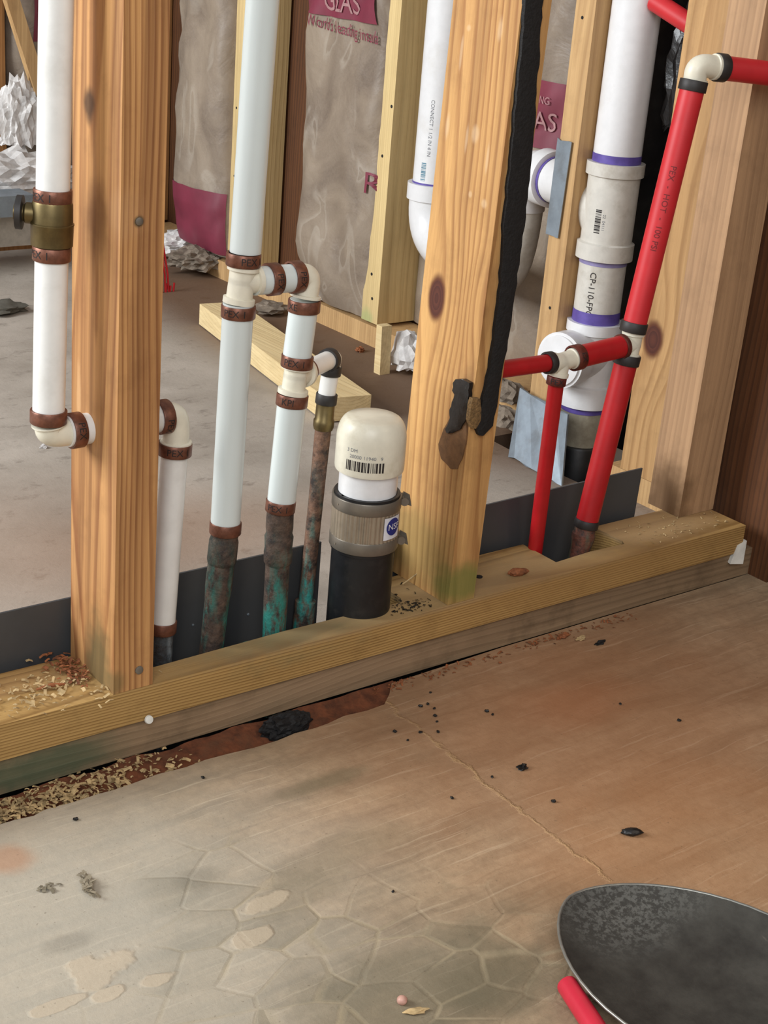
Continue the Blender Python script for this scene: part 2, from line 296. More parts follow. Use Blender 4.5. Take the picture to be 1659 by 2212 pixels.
# floor
def floor_mat():
    n = NT('dusty_concrete_floor'); P = n.P; X, Y, Z = n.sep(P)
    wp = n.vm('ADD', P, n.vm('MULTIPLY', n.vm('SUBTRACT', n.noise(P, 9, 3, .5, color=True), (.5,)*3), (.020,)*3))
    sm = n.noise(n.vm('MULTIPLY', wp, (4, 30, 4)), 1, 5, .62); sm2 = n.noise(n.vm('MULTIPLY', wp, (9, 110, 9)), 1, 4, .6)
    c = n.mix(n.ramp(n.noise(P, 5, 5, .6), [(.35, 0.0), (.68, 1.0)]), L(178, 154, 124), L(154, 132, 104))
    c = n.mix(n.ramp(sm, [(.44, 0.0), (.66, .7)]), c, L(122, 106, 84)); c = n.mix(n.ramp(sm2, [(.55, 0.0), (.8, .45)]), c, L(190, 168, 138))
    fine = n.noise(P, 75, 6, .7); mid = n.noise(wp, 24, 5, .65)
    c = n.mix(n.ramp(fine, [(.42, .0), (.72, .45)]), c, L(112, 96, 76)); c = n.mix(n.ramp(mid, [(.5, 0.0), (.74, .5)]), c, L(134, 114, 90))
    s3_ = n.noise(n.vm('MULTIPLY', wp, (7, 190, 7)), 1, 3, .6); c = n.mix(n.ramp(s3_, [(.60, 0.0), (.66, .35)]), c, L(206, 186, 156)); s4_ = n.noise(n.vm('MULTIPLY', wp, (5, 95, 5)), 1.3, 3, .6); c = n.mix(n.ramp(s4_, [(.58, 0.0), (.70, .38)]), c, L(110, 94, 74))
    # orange clay dust
    o1 = n.spot(at(1330, 1560, Z=0), (.30, .26, 1), .75, .9, 9); c = n.mix(n.math('MULTIPLY', o1, .5), c, L(172, 112, 68))
    o2 = n.spot(at(1240, 1520, Z=0), (.07, .04, 1), .7, .9, 18); c = n.mix(n.math('MULTIPLY', o2, .28), c, L(166, 92, 48))
    o3 = n.spot(at(1500, 1850, Z=0), (.16, .12, 1), .7, .9, 9); c = n.mix(n.math('MULTIPLY', o3, .38), c, L(168, 116, 72))
    g1 = n.spot(at(120, 2050, Z=0), (.22, .24, 1), .8, .8, 8); c = n.mix(n.math('MULTIPLY', g1, .6), c, L(188, 184, 170))  # pale grey dust, with light falling on the lower left painted in
    o4 = n.spot(at(20, 1855, Z=0), (.02, .02, 1), .5, .6, 40); c = n.mix(n.math('MULTIPLY', o4, .5), c, L(176, 118, 78))
    # trowelled mud patches
    for px, py, rx, ry, st, cc in ((905, 2130, .12, .05, .55, L(104, 98, 78)), (430, 1900, .022, .016, .4, L(112, 106, 92)), (640, 1930, .05, .02, .4, L(116, 108, 88)), (1060, 2120, .05, .04, .5, L(96, 88, 68)), (700, 1690, .05, .012, .55, L(108, 96, 72)), (760, 1830, .07, .022, .35, L(124, 110, 86)), (150, 2035, .02, .010, .35, L(118, 112, 100))):
        c = n.mix(n.math('MULTIPLY', n.spot(at(px, py, Z=0), (rx, ry, 1), .5, 1.2, 26), st), c, cc)
    # flagstone-like web of crack lines
    v = n.n('ShaderNodeTexVoronoi', feature='DISTANCE_TO_EDGE'); n.put(v.inputs['Vector'], n.vm('MULTIPLY', wp, (1, 1.35, 0))); v.inputs['Scale'].default_value = 17
    web = n.ramp(v.outputs['Distance'], [(.0, 1.0), (.02, .75), (.045, 0.0)])
    wm = n.math('MAXIMUM', n.spot(at(800, 2130, Z=0), (.20, .13, 1), .35, 1.0, 8), n.spot(at(470, 1900, Z=0), (.06, .06, 1), .4, .8, 12))
    c = n.mix(n.math('MULTIPLY', n.math('MULTIPLY', n.math('MULTIPLY', web, wm), n.ramp(n.noise(P, 13, 3, .6), [(.4, 0.0), (.6, 1.0)])), .55), c, L(170, 154, 124))
    v2 = n.n('ShaderNodeTexVoronoi'); n.put(v2.inputs['Vector'], n.vm('MULTIPLY', wp, (1, 1.35, 0))); v2.inputs['Scale'].default_value = 17
    c = n.mix(n.math('MULTIPLY', wm, n.math('MULTIPLY', n.sep(v2.outputs['Color'])[0], .32)), c, L(92, 88, 70))
    # pale scuffed islands
    isl = None
    for px, py, rx, ry in ((195, 2095, .030, .020), (240, 2147, .016, .007), (560, 1955, .024, .010), (545, 2025, .016, .010), (330, 2120, .016, .008), (130, 2170, .02, .006)):
        s_ = n.spot(at(px, py, Z=0), (rx, ry, 1), .14, 2.4, 26); isl = s_ if isl is None else n.math('MAXIMUM', isl, s_)
    c = n.mix(n.math('MULTIPLY', isl, .55), c, L(192, 174, 148))
    # wandering mortar ridge
    a, b = at(840, 1520, Z=0), at(1320, 1905, Z=0); sl = (b.x-a.x)/(b.y-a.y)
    e = n.math('SUBTRACT', X, n.math('ADD', a.x, n.math('MULTIPLY', n.math('SUBTRACT', Y, a.y), sl)))
    e = n.math('ADD', e, n.math('MULTIPLY', n.math('SUBTRACT', n.noise(P, 18, 6, .7), .5), .045)); e = n.math('ABSOLUTE', e)
    rg = n.math('MULTIPLY', n.ramp(e, [(0, 1.0), (.002, .6), (.0038, 0.0)]), n.ramp(n.noise(P, 45, 4, .7), [(.38, .1), (.55, 1.0)])); rgm = n.math('MULTIPLY', rg, n.math('GREATER_THAN', Y, b.y)); rgm = n.math('MULTIPLY', rgm, n.math('LESS_THAN', Y, -.02))
    c = n.mix(n.math('MULTIPLY', rgm, .45), c, L(196, 160, 110))
    # speckle
    sp = n.ramp(n.noise(P, 260, 2, .5), [(.69, 0.0), (.74, 1.0)]); c = n.mix(n.math('MULTIPLY', sp, .35), c, L(84, 70, 54))
    # rear slab: greyer, darker brown near the outer wall
    rear = n.math('GREATER_THAN', Y, .09)
    gc = n.mix(n.ramp(n.noise(P, 6, 5, .6), [(.35, 0.0), (.68, 1.0)]), L(184, 174, 162), L(156, 146, 134))
    gc = n.mix(n.ramp(n.noise(n.vm('MULTIPLY', P, (20, 34, 20)), 1, 6, .7), [(.56, 0.0), (.7, .6)]), gc, L(104, 94, 84))
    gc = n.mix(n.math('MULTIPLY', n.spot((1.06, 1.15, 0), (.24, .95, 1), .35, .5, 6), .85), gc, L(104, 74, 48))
    gc = n.mix(n.math('MULTIPLY', n.spot(at(60, 1180, Z=0), (.2, .2, 1), .8, .6, 6), .5), gc, L(150, 122, 100))
    gc = n.mix(n.math('MULTIPLY', n.spot(at(430, 1150, Z=0), (.2, .1, 1), .8, .6, 6), .5), gc, L(160, 128, 104))
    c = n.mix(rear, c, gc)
    h = n.math('ADD', n.math('MULTIPLY', n.noise(P, 120, 5, .7), .5), n.math('MULTIPLY', rgm, 1.2)); h = n.math('ADD', h, n.math('MULTIPLY', isl, .7)); h = n.math('SUBTRACT', h, n.math('MULTIPLY', n.math('MULTIPLY', web, wm), .3))
    n.bump(n.math('ADD', h, n.math('MULTIPLY', sm, .5)), .45, .003)
    return n.out(c, .72, 0, .3)
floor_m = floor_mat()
# ------------------------------------------------------------------ setting
def slab(pts, z0=-.16, z1=0.0):
    return hexa(bmesh.new(), [(x, y, z0) for x, y in pts], [(x, y, z1) for x, y in pts])
R = random.Random(4)
edge = []
x = -3.0
while x < .29: edge.append((x, -.040 + R.uniform(-.0025, .0025) + .002*math.sin(x*30))); x += R.uniform(.012, .03)
edge += [(.300, -.037), (.318, -.022), (.335, -.004), (.5, .002), (1.25, .003)]
front = [(-3, -3.2), (3.2, -3.2), (3.2, .003)] + edge[::-1]
bm = slab(front)
rear = [(-3, .112), (1.03, .112), (1.03, .02), (3.2, .02), (3.2, .345), (.962, .345), (.958, .45), (.965, .57), (3.2, .57), (3.2, 2.3), (-3, 2.3)]
hexa(bm, [(x, y, -.16) for x, y in rear], [(x, y, 0) for x, y in rear])
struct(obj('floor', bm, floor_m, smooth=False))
struct(obj('trim_1', box(-3, 1.25, -.05, .62, -.24, -.165), soil, smooth=False))
# sheathing of the outer walls
struct(obj('wall_right', box(1.195, 1.215, -1.6, 2.2, 0, 2.44), W['dark'], smooth=False))
struct(obj('wall_back', box(-2.5, 1.2, 2.10, 2.12, 0, 2.44), W['dark'], smooth=False))

# ------------------------------------------------------------------ near partition: plates and studs
def plate_bm(x0, x1, z0, z1, y0, y1, notches):
    pts = [(x0, y0), (x1, y0), (x1, y1)]
    for a, b, yy in sorted(notches, key=lambda q: -q[0]):
        pts += [(b, y1), (b+.001, yy+.008), (b-.004, yy), ((a+b)/2, yy+.003), (a, yy-.001), (a, y1)]
    pts += [(x0, y1)]
    return hexa(bmesh.new(), [(x, y, z0) for x, y in pts], [(x, y, z1) for x, y in pts])
NCH = [(.058, .372, .031), (.600, .720, .031)]
t = obj('bottom_plate', plate_bm(-.9, .908, .0385, .076, 0, .089, NCH), W['plate'], smooth=False, bevel=.0025)
tag(t, 'yellow treated bottom plate with cut-out notches running under the two near studs', 'lumber')
t = obj('sill_board', plate_bm(-.9, .955, 0, .0375, .004, .089, [(.058, .372, .031), (.60, .72, .031)]), W['old_plate'], smooth=False, bevel=.003)
tag(t, 'weathered grey sill board flat on the slab beneath the yellow bottom plate', 'lumber')
TOPZ = 2.4
def stud(name, quad, z0, tops, m, label, sub=0, bev=.002):
    """quad: base corners at z0; tops: pixel-free lean offset per metre (dx, dy)"""
    h = TOPZ-z0
    o = obj(name, hexa(bmesh.new(), [(x, y, z0) for x, y in quad], [(x+tops[0]*h, y+tops[1]*h, TOPZ) for x, y in quad]), m, smooth=False, bevel=bev)
    return tag(o, label, 'wall stud')
S = .0763
q0, q1, q2 = at(245, 1500, Z=S), at(330, 1474, Z=S), at(157, 1420, Z=S)
stud_l = stud('wall_stud', [(-.002, .000), (.040, .000), (.040, .089), (-.002, .089)], S, (.004, 0), W['stud_left'], 'orange-brown pine stud nearest the left, pierced by the white valve pipe')
stud_m = stud('wall_stud', [(.408, .000), (.446, .000), (.446, .102), (.408, .102)], S, (.026, .0), W['stud_mid'], 'golden knotty pine stud with a black tar stripe, right of the capped pipe')
# things fixed in the studs
def nail(p, d, parent, r=.004, m=steel_d):
    return obj('nail', along(p, d, [(-.004, r*.5), (0, r*.5), (0, r), (.0012, r), (.0018, r*.6)], 12), m, parent)
nail(at(300, 1447, Y=0), (0, -1, .1), stud_l, .0042); nail(at(300, 478, Y=0), (0, -1, 0), stud_l, .0035)
def blob(cen, rad, seed=0, n=2, amp=.35, bm=None):
    bm2 = bmesh.new(); bmesh.ops.create_icosphere(bm2, subdivisions=n, radius=1)
    for v in bm2.verts:
        k = 1 + amp*mnoise.noise(v.co*1.6 + Vector((seed*3.1, seed, 0))) + amp*.5*mnoise.noise(v.co*4 + Vector((0, seed*2.3, seed)))
        v.co = Vector(cen) + Vector((v.co.x*rad[0], v.co.y*rad[1], v.co.z*rad[2]))*k
    if bm is None: return bm2
    me = bpy.data.meshes.new('x'); bm2.to_mesh(me); bm2.free(); bm.from_mesh(me); bpy.data.meshes.remove(me); return bm
def strip_on(face, pts, thick, m, name, parent, seed=1, jag=.0012, n=40):
    """ragged strip on a plane; pts: (pixel left, pixel right, pixel y)"""
    bm = bmesh.new(); rows = []; Rr = random.Random(seed)
    def ip(y):
        for (a, b, c), (a2, b2, c2) in zip(pts, pts[1:]):
            if c <= y <= c2: k = (y-c)/(c2-c); return a+(a2-a)*k, b+(b2-b)*k
    y0, y1 = pts[0][2], pts[-1][2]
    for i in range(n+1):
        y = y0+(y1-y0)*i/n; l, r = ip(y)
        A = face(l+Rr.uniform(-1, 1)*jag*1500, y); B = face(r+Rr.uniform(-1, 1)*jag*1500, y); rows.append((A, B))
    nrm = (rows[-1][0]-rows[0][0]).cross(rows[0][1]-rows[0][0]).normalized()
    if nrm.dot(Vector(TOC)) < 0: nrm = -nrm
    vs_ = []
    for A, B in rows:
        vs_.append([bm.verts.new(p) for p in (A-nrm*.001, A+nrm*thick*.7, lerp(A, B, .5)+nrm*thick, B+nrm*thick*.7, B-nrm*.001)])
    for a, b in zip(vs_, vs_[1:]):
        for k in range(4): bm.faces.new((a[k], a[k+1], b[k+1], b[k]))
        bm.faces.new((a[4], a[0], b[0], b[4]))
    bm.faces.new(vs_[0]); bm.faces.new(vs_[-1][::-1])
    return obj(name, bm, m, parent)
def on_mid_front(x, y):
    p = at(x, y, Y=-.0005); return p
strip_on(on_mid_front, [(1212, 1249, -700), (1130, 1167, 0), (1104, 1148, 280), (1085, 1130, 470), (1077, 1110, 610), (1062, 1094, 730), (1050, 1078, 810), (1036, 1070, 870), (1018, 1056, 930), (1028, 1040, 938)], .006, tar, 'tar_stripe', stud_m, 3, .0012, 80)
on_mid_left = lambda x, y: at(x, y, X=.4085+.026*.35)
on_mid_low = lambda x, y: at(x, y, X=.4075+.026*.2)
strip_on(on_mid_low, [(990, 1004, 818), (983, 1018, 826), (986, 1018, 850), (980, 1022, 880), (976, 1015, 905), (970, 1000, 925), (972, 985, 934)], .006, blackpl, 'torn_tar_patch', stud_m, 5, .0016, 14)
strip_on(on_mid_low, [(972, 1010, 905), (958, 1010, 935), (948, 1006, 965), (956, 1000, 990), (975, 990, 1012)], .0025, woodtorn, 'split_wood_patch', stud_m, 6, .001, 10)
strip_on(on_mid_front, [(1016, 1030, 858), (1010, 1034, 880), (1008, 1032, 905), (1014, 1024, 922)], .007, foam, 'foam_lump', stud_m, 8, .0006, 8)

# ------------------------------------------------------------------ outer wall at the right
WX = 1.10
def wstud(name, pl, pr, m, z0, label, depth=.089, WX=1.10):
    """pixels of the narrow face's left and right edge: (x at y=0)"""
    ya = at(*pl, X=WX).y; yb = at(*pr, X=WX).y
    return stud(name, [(WX, yb), (WX+depth, yb), (WX+depth, ya), (WX, ya)], z0, (0, 0), m, label)
s1 = wstud('wall_stud', (505, 200), (540, 200), W['yellow'], .04, 'pale stud with a brown side right behind the upper milky pipe')
s2 = wstud('wall_stud', (816, 200), (853, 200), W['yellow'], .045, 'pale yellow stud with nail holes between two pieces of paper-faced insulation')
s3 = wstud('wall_stud', (1216, 250), (1258, 250), W['tan'], .04, 'tan stud crossed by a grey metal nail plate, left of the wide white drain pipe', WX=1.0)
tag(obj('rear_plate', box(WX, WX+.089, .64, 1.98, 0, .039), W['tan'], smooth=False, bevel=.002), 'dusty sole plate on the slab along the insulated wall', 'lumber')
for q in ((846, 230), (826, 337), (803, 592), (804, 645)):
    p = at(*q, X=WX); obj('nail_hole', along(p, (-1, 0, 0), [(-.003, .0022), (.0004, .003)], 10), tar, s2)
for q in ((1258, 38), (1188, 665)):
    p = at(*q, X=1.0); obj('nail_hole', along(p, (-1, 0, 0), [(-.003, .002), (.0004, .0025)], 10), tar, s3)
p0 = at(511, 233, X=WX); p1 = at(506, 380, X=WX)
for p in (p0, p1): obj('nail_hole', along(p, (-1, 0, 0), [(-.003, .002), (.0004, .0025)], 10), tar, s1)
# a second brown stud hugging each bay
ys = at(540, 200, X=WX).y
# corner studs
cx, cy = at(1405, 1100, Z=S).x, .1
A0 = at(1340, 1010, Z=.04)
st_a = stud('wall_stud', [(A0.x, A0.y-.089), (A0.x+.038, A0.y-.089), (A0.x+.038, A0.y), (A0.x, A0.y)], .0395, (.01, .006), W['corner'], 'beige knotty stud at the end of the insulated wall, behind the red riser')
b_ = at(1466, 1118, Z=S); c_ = at(1546, 1098, Z=S); a_ = at(1403, 1098, Z=S)
st_b = stud('wall_stud', [(b_.x, b_.y), (b_.x+.066, b_.y), (b_.x+.066, b_.y+.055), (b_.x, b_.y+.055)], S, (.012, 0.0), W['grey_stud'], 'dust-greyed stud standing on the right end of the yellow plate')
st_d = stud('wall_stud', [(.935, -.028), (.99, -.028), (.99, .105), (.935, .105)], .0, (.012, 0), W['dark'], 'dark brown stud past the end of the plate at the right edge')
# more framing of the outer wall to the far left / back wall
def bstud(px0, px1, z0, m, label, py=300, Yb=2.0):
    a = at(px0, py, Y=Yb).x; b = at(px1, py, Y=Yb).x
    return stud('wall_stud', [(a, Yb), (b, Yb), (b, Yb+.089), (a, Yb+.089)], z0, (0, 0), m, label)
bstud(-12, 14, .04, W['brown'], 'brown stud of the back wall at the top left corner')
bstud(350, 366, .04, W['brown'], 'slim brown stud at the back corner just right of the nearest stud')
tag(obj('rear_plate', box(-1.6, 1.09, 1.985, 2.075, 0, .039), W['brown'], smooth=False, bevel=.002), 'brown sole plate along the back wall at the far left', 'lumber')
br0, br1 = at(-10, -110, Y=1.97), at(98, 235, Y=1.97)
def bar(p0, p1, wv, dv, name, m, label=None, cat=None, bev=.0015):
    p0 = Vector(p0); p1 = Vector(p1); wv = Vector(wv)/2; dv = Vector(dv)/2
    bm = hexa(bmesh.new(), [p0-wv-dv, p0+wv-dv, p0+wv+dv, p0-wv+dv], [p1-wv-dv, p1+wv-dv, p1+wv+dv, p1-wv+dv])
    o = obj(name, bm, m, smooth=False, bevel=bev)
    return tag(o, label, cat) if label else o
bar(br0, br1, (.026, 0, .014), (0, .02, 0), 'diagonal_brace', W['tan'], 'pale diagonal wooden brace at the top left behind the valve pipe', 'lumber')

# insulation batts with kraft facing
def batt_wall(axis, u0, u1, z0, z1, base, bulge, seed):
    """returns a function (u,z)->point on the bulging face"""
    def f(u, z, off=0.0):
        k = min(max((u-u0)/(u1-u0), 0), 1); e = max(0, 1-(2*k-1)**4)**.5
        kz = min(max((z-z0)/.10, 0), 1); e *= .35+.65*math.sqrt(kz)
        nz = mnoise.noise(Vector((u*9, z*5, seed)))*.014 + mnoise.noise(Vector((u*22, z*12, seed+5)))*.005 + abs(mnoise.noise(Vector((u*13+z*10, z*4-u*4, seed+9))))*.016
        d = base - bulge*e - nz*min(e*1.4, 1) - off
        return Vector((d, u, z)) if axis == 'x' else Vector((u, d, z))
    return f
def batt(f, axis, u0, u1, z0, z1, back, nu=44, nz=90, taper=0):
    bm = bmesh.new(); g = []
    for j in range(nz+1):
        z = z0+(z1-z0)*j/nz; tt = taper*max(0, 1-(z-z0)/.16)**2; row = []
        for i in range(nu+1):
            u = u0+(u1-u0)*i/nu; uu = u0+tt*.2+(u1-tt-(u0+tt*.2))*i/nu
            p = f(u, z); p = Vector((p.x, uu, z)) if axis == 'x' else Vector((uu, p.y, z)); row.append(bm.verts.new(p))
        g.append(row)
    for j in range(nz):
        for i in range(nu): bm.faces.new((g[j][i], g[j][i+1], g[j+1][i+1], g[j+1][i]))
    # back closes it into a real pad
    bk = []
    for (j, i) in ((0, 0), (0, nu), (nz, nu), (nz, 0)):
        p = g[j][i].co; bk.append(bm.verts.new((back, p.y, p.z) if axis == 'x' else (p.x, back, p.z)))
    bm.faces.new(bk); bm.faces.new([r_[0] for r_ in g] + [bk[3], bk[0]]); bm.faces.new([r_[nu] for r_ in g] + [bk[2], bk[1]])
    bm.faces.new(g[0] + [bk[1], bk[0]]); bm.faces.new(g[nz] + [bk[2], bk[3]]); return bm
def print_on(f, ua, ub, za, zb, name, m, parent, off=.0015, n=18, shear=0.0, axis='x'):
    bm = bmesh.new(); g = [[bm.verts.new(f(ua+(ub-ua)*i/n, za+(zb-za)*j/n + shear*(i/n), off)) for i in range(n+1)] for j in range(n+1)]
    for j in range(n):
        for i in range(n): bm.faces.new((g[j][i], g[j][i+1], g[j+1][i+1], g[j+1][i]))
    return obj(name, bm, m, parent)
def text_on(f, s, size, uc, zc, m, parent, sx=1, off=.0032, flip=-1, rotz=0.0, shear=0.0):
    bm = text_tris(s, size); bmesh.ops.subdivide_edges(bm, edges=[e for e in bm.edges if e.calc_length() > size*.15], cuts=2); bmesh.ops.triangulate(bm, faces=bm.faces)
    ca, sa = math.cos(rotz), math.sin(rotz)
    for v in bm.verts:
        a, b = v.co.x*sx, v.co.y; a, b = a*ca-b*sa, a*sa+b*ca
        v.co = f(uc + flip*a, zc + b + shear*a, off)
    return obj('printed_lettering', bm, m, parent)
YA = at(642, 300, X=WX-.01).y; YB = at(812, 300, X=WX-.01).y
u0, u1 = YB-.004, YA+.0
zb = at(720, 660, X=WX).z
f1 = batt_wall('x', u0, u1, .045, 2.4, WX+.012, .022, 3)
b1 = obj('insulation_batt', batt(f1, 'x', u0, u1, .045, 2.4, WX+.085, taper=.05), kraft)
tag(b1, 'brown paper-faced insulation batt printed in maroon, left of the pale yellow stud', 'insulation')
pA = at(655, 55, X=WX-.02); pB = at(803, 55, X=WX-.02)
print_on(f1, at(812, 30, X=WX-.015).y, at(657, 30, X=WX-.015).y, at(730, 38, X=WX-.015).z, at(730, 38, X=WX-.015).z+.09, 'printed_band', maroon, b1, .004)
c1 = at(733, 8, X=WX-.015); text_on(f1, 'GLAS', .058, at(742, 0, X=WX-.015).y, c1.z+.004, palem, b1, .72, .0062)
c2 = at(738, 62, X=WX-.015); text_on(f1, "World's leading insula", .030, at(744, 60, X=WX-.015).y, c2.z, maroon, b1, .74, .0055, shear=-.06)
c3 = at(796, 400, X=WX-.015); text_on(f1, 'R', .055, at(795, 400, X=WX-.015).y, c3.z, maroon, b1, 1.2, .004)
# batt 2 near the corner
YA2 = at(385, 250, X=WX-.01).y; YB2 = at(505, 250, X=WX).y
f2 = batt_wall('x', YB2, YA2, .05, 2.4, WX+.012, .045, 8)
b2 = obj('insulation_batt', batt(f2, 'x', YB2, YA2, .05, 2.4, WX+.085), kraft); tag(b2, 'grey-brown insulation batt with a broad maroon foot, right behind the nearest stud', 'insulation')
zt = at(440, 400, X=WX-.03).z
print_on(f2, YB2+.004, YA2-.006, .055, zt-.01, 'printed_band', maroon, b2, .0022, 24)
# batt 3 between yellow stud and tan stud
YA3 = at(853, 200, X=WX).y-.002; YB3 = at(1216, 250, X=WX).y+.002
YB3 += .075
f3 = batt_wall('x', YB3, YA3, .045, 2.4, WX+.086, .008, 12)
b3 = obj('insulation_batt', batt(f3, 'x', YB3, YA3, .045, 2.4, WX+.094), kraft); tag(b3, 'insulation batt with maroon printed block seen between the tar-striped and tan studs', 'insulation')
ya, yb = at(1204, 240, X=WX+.06).y, at(1120, 240, X=WX+.06).y
print_on(f3, ya, yb, at(1190, 330, X=WX+.06).z, at(1190, 180, X=WX+.06).z, 'printed_block', maroon, b3, .0035)
text_on(f3, 'NG', .017, at(1168, 218, X=WX+.06).y, at(1168, 218, X=WX+.06).z, palem, b3, 1, .007)
text_on(f3, 'AS', .042, at(1166, 265, X=WX+.06).y, at(1166, 265, X=WX+.06).z, palem, b3, 1, .007)
# back wall batt at far left
f4 = batt_wall('y', at(14, 200, Y=2).x, at(349, 200, Y=2).x, .05, 2.4, 2.04, .05, 17)
b4 = obj('insulation_batt', batt(f4, 'y', at(16, 200, Y=2).x, at(349, 200, Y=2).x, .05, 2.4, 2.085, taper=.0), kraft); tag(b4, 'wrinkled insulation batt on the back wall at the top left, behind the valve pipe', 'insulation')
print_on(f4, at(72, 40, Y=1.99).x, at(130, 40, Y=1.99).x, at(90, 90, Y=1.99).z, 1.0, 'printed_block', maroon, b4, .002)
# crumpled plastic in the bays
def crumple(cen, rad, seed, m, name, label, cat='debris', n=4, amp=.9):
    bm = bmesh.new(); bmesh.ops.create_icosphere(bm, subdivisions=n, radius=1)
    for v in bm.verts:
        q = v.co.copy(); k = 1 + amp*.6*(abs(mnoise.noise(q*2.2+Vector((seed, 0, 0))))-.2) + amp*.28*mnoise.noise(q*5+Vector((0, seed, 0))) + amp*.1*mnoise.noise(q*11)
        v.co = Vector(cen)+Vector((q.x*rad[0], q.y*rad[1], max(q.z, -.4)*rad[2]))*k
    return tag(obj(name, bm, m, smooth=False), label, cat)
crumple(at(30, 395, Y=1.9)+Vector((0, .03, -.0)), (.16, .06, .06), 3, foil, 'plastic_wad', 'large pale crumpled plastic wad by the back wall, left of the valve', 'debris')
crumple(at(45, 270, Y=1.97), (.05, .02, .09), 5, foil, 'plastic_wad', 'pink-white crumpled plastic sheet hanging over the pale wad at the upper left', 'debris')
crumple(at(395, 530, Z=.03), (.07, .05, .03), 7, foil, 'plastic_wad', 'grey plastic scrap on the floor under the maroon-footed batt', 'debris')
crumple(at(432, 560, Z=.03), (.07, .05, .028), 9, concrete_chunk, 'rubble_heap', 'grey crumbled rubble under the maroon-footed batt', 'debris')
crumple(at(700, 640, Z=.045)+Vector((-.01, 0, .004)), (.022, .035, .012), 11, foil, 'foil_scrap', 'crinkled shiny scrap on the sole plate behind the pipe elbow', 'debris', 3)
crumple(at(585, 665, Z=.012), (.035, .03, .012), 12, concrete_chunk, 'rubble_heap', 'small rubble heap seen between the two milky pipes', 'debris', 3)
crumple(at(885, 770, Z=.03), (.03, .035, .045), 13, foil, 'foil_scrap', 'white torn insulation scrap against the left edge of the tar-striped stud', 'debris', 3)
for i, (px, py, rr, lb) in enumerate(((1108, 765, .028, 'rubble lump just above the left end of the red branch'), (1095, 850, .022, 'rubble lump right of the tar-striped stud, under the red branch'), (1088, 905, .02, 'pale rubble lump beside the leaning zinc plate'))):
    crumple(at(px, py, Z=.03), (rr, rr*1.5, rr), 20+i, concrete_chunk, 'rubble_lump', lb, 'debris', 3)
crumple(at(1462, 190, X=1.10)+Vector((0, -.03, 0)), (.024, .045, .13), 31, blackpl, 'black_film', 'shiny crumpled black plastic film between the wide drain and the corner stud', 'plastic film', 4, .8)
tag(obj('rear_plate', box(.985, 1.09, .20, .322, 0, .039), W['tan'], smooth=False, bevel=.002), 'short sole plate under the beige knotty stud', 'lumber')
tag(obj('black_board', box(1.13, 1.15, .30, .62, .0, 2.4), abs_, smooth=False), 'black backing board behind the wide white drain pipe', 'board')
# grey metal pan far left
pz = at(30, 440, Y=1.80)
tag(obj('metal_pan', box(pz.x-.3, pz.x+.04, 1.79, 1.86, pz.z-.025, pz.z+.018), galv, smooth=False, bevel=.002), 'grey metal duct piece below the pale plastic wad', 'duct')
tag(obj('white_board', box(pz.x-.3, pz.x+.09, 1.86, 1.93, .04, pz.z-.012), plain('dusty_white_board', L(190, 182, 168), .8), smooth=False, bevel=.002), 'dusty white board under the grey metal duct piece at far left', 'board')
# hanging red wires
for i, dx in enumerate((0, 8, 16)):
    a = at(343+dx*.5, 520, Y=1.55); b = at(350+dx, 670-abs(dx-7)*.8, Y=1.55)
    sw = sweep([a+Vector((-.09, 0, .9)), a, lerp(a, b, .5)+Vector((.004, 0, 0)), b, b+Vector((.006, 0, .004)), b+Vector((.01, 0, .05))], .0022, 8)
    tag(obj('red_wire', sw, redd), ['thin red wire hanging closest to the nearest stud', 'thin red wire hanging between two others', 'thin red wire hanging furthest from the nearest stud'][i], 'wire', 'red wires hanging behind the nearest stud')
# scrap lumber on rear slab
sa, sb = at(430, 700, Z=.002), at(702, 912, Z=.002); d = (sb-sa).normalized(); pr = Vector((-d.y, d.x, 0)); pr = pr if pr.x > 0 else -pr
h_ = .040
scr = hexa(bmesh.new(), [sa, sb, sb+pr*.080, sa+pr*.080], [sa+Vector((0, 0, h_)), sb+Vector((0, 0, h_)), sb+pr*.080+Vector((0, 0, h_)), sa+pr*.080+Vector((0, 0, h_))])
tag(obj('lumber_offcut', scr, W['scrap'], smooth=False, bevel=.002), 'bright pale offcut of lumber lying on the grey slab behind the milky pipes', 'lumber')
# upright shim
e0 = at(826, 806, Z=.0)
tag(obj('wood_shim', hexa(bmesh.new(), [(e0.x-.012, e0.y-.008, .0), (e0.x+.010, e0.y-.008, .0), (e0.x+.010, e0.y+.01, .0), (e0.x-.012, e0.y+.01, .0)],
    [(e0.x-.012, e0.y-.004, .088), (e0.x+.010, e0.y-.004, .088), (e0.x+.010, e0.y+.012, .088), (e0.x-.012, e0.y+.012, .088)]), W['scrap'], smooth=False, bevel=.001), 'short pale upright shim of wood below the pale yellow stud', 'shim')

# ------------------------------------------------------------------ metal sheets
zs = .134
sh1 = tag(obj('metal_sheet', box(-.9, .304, .100, .1025, -.10, zs), sheetm, smooth=False), 'dark grey sheet metal strip on edge behind the left half of the plate', 'sheet metal')
for q in ((536, 1327), (672, 1292), (417, 1350)):
    obj('rivet', along(at(*q, Y=.0998), (0, -1, 0), [(-.001, .0016), (.0006, .0014), (.001, .0006)], 10), galv, sh1)
bm = hexa(bmesh.new(), [(.322, .100, -.10), (.800, .100, -.10), (.800, .1025, -.10), (.322, .1025, -.10)], [(.322, .100, zs-.002), (.808, .100, zs+.003), (.808, .1025, zs+.003), (.322, .1025, zs-.002)])
tag(obj('metal_sheet', bm, sheetm, smooth=False), 'dark grey sheet metal strip on edge behind the red pipes', 'sheet metal')
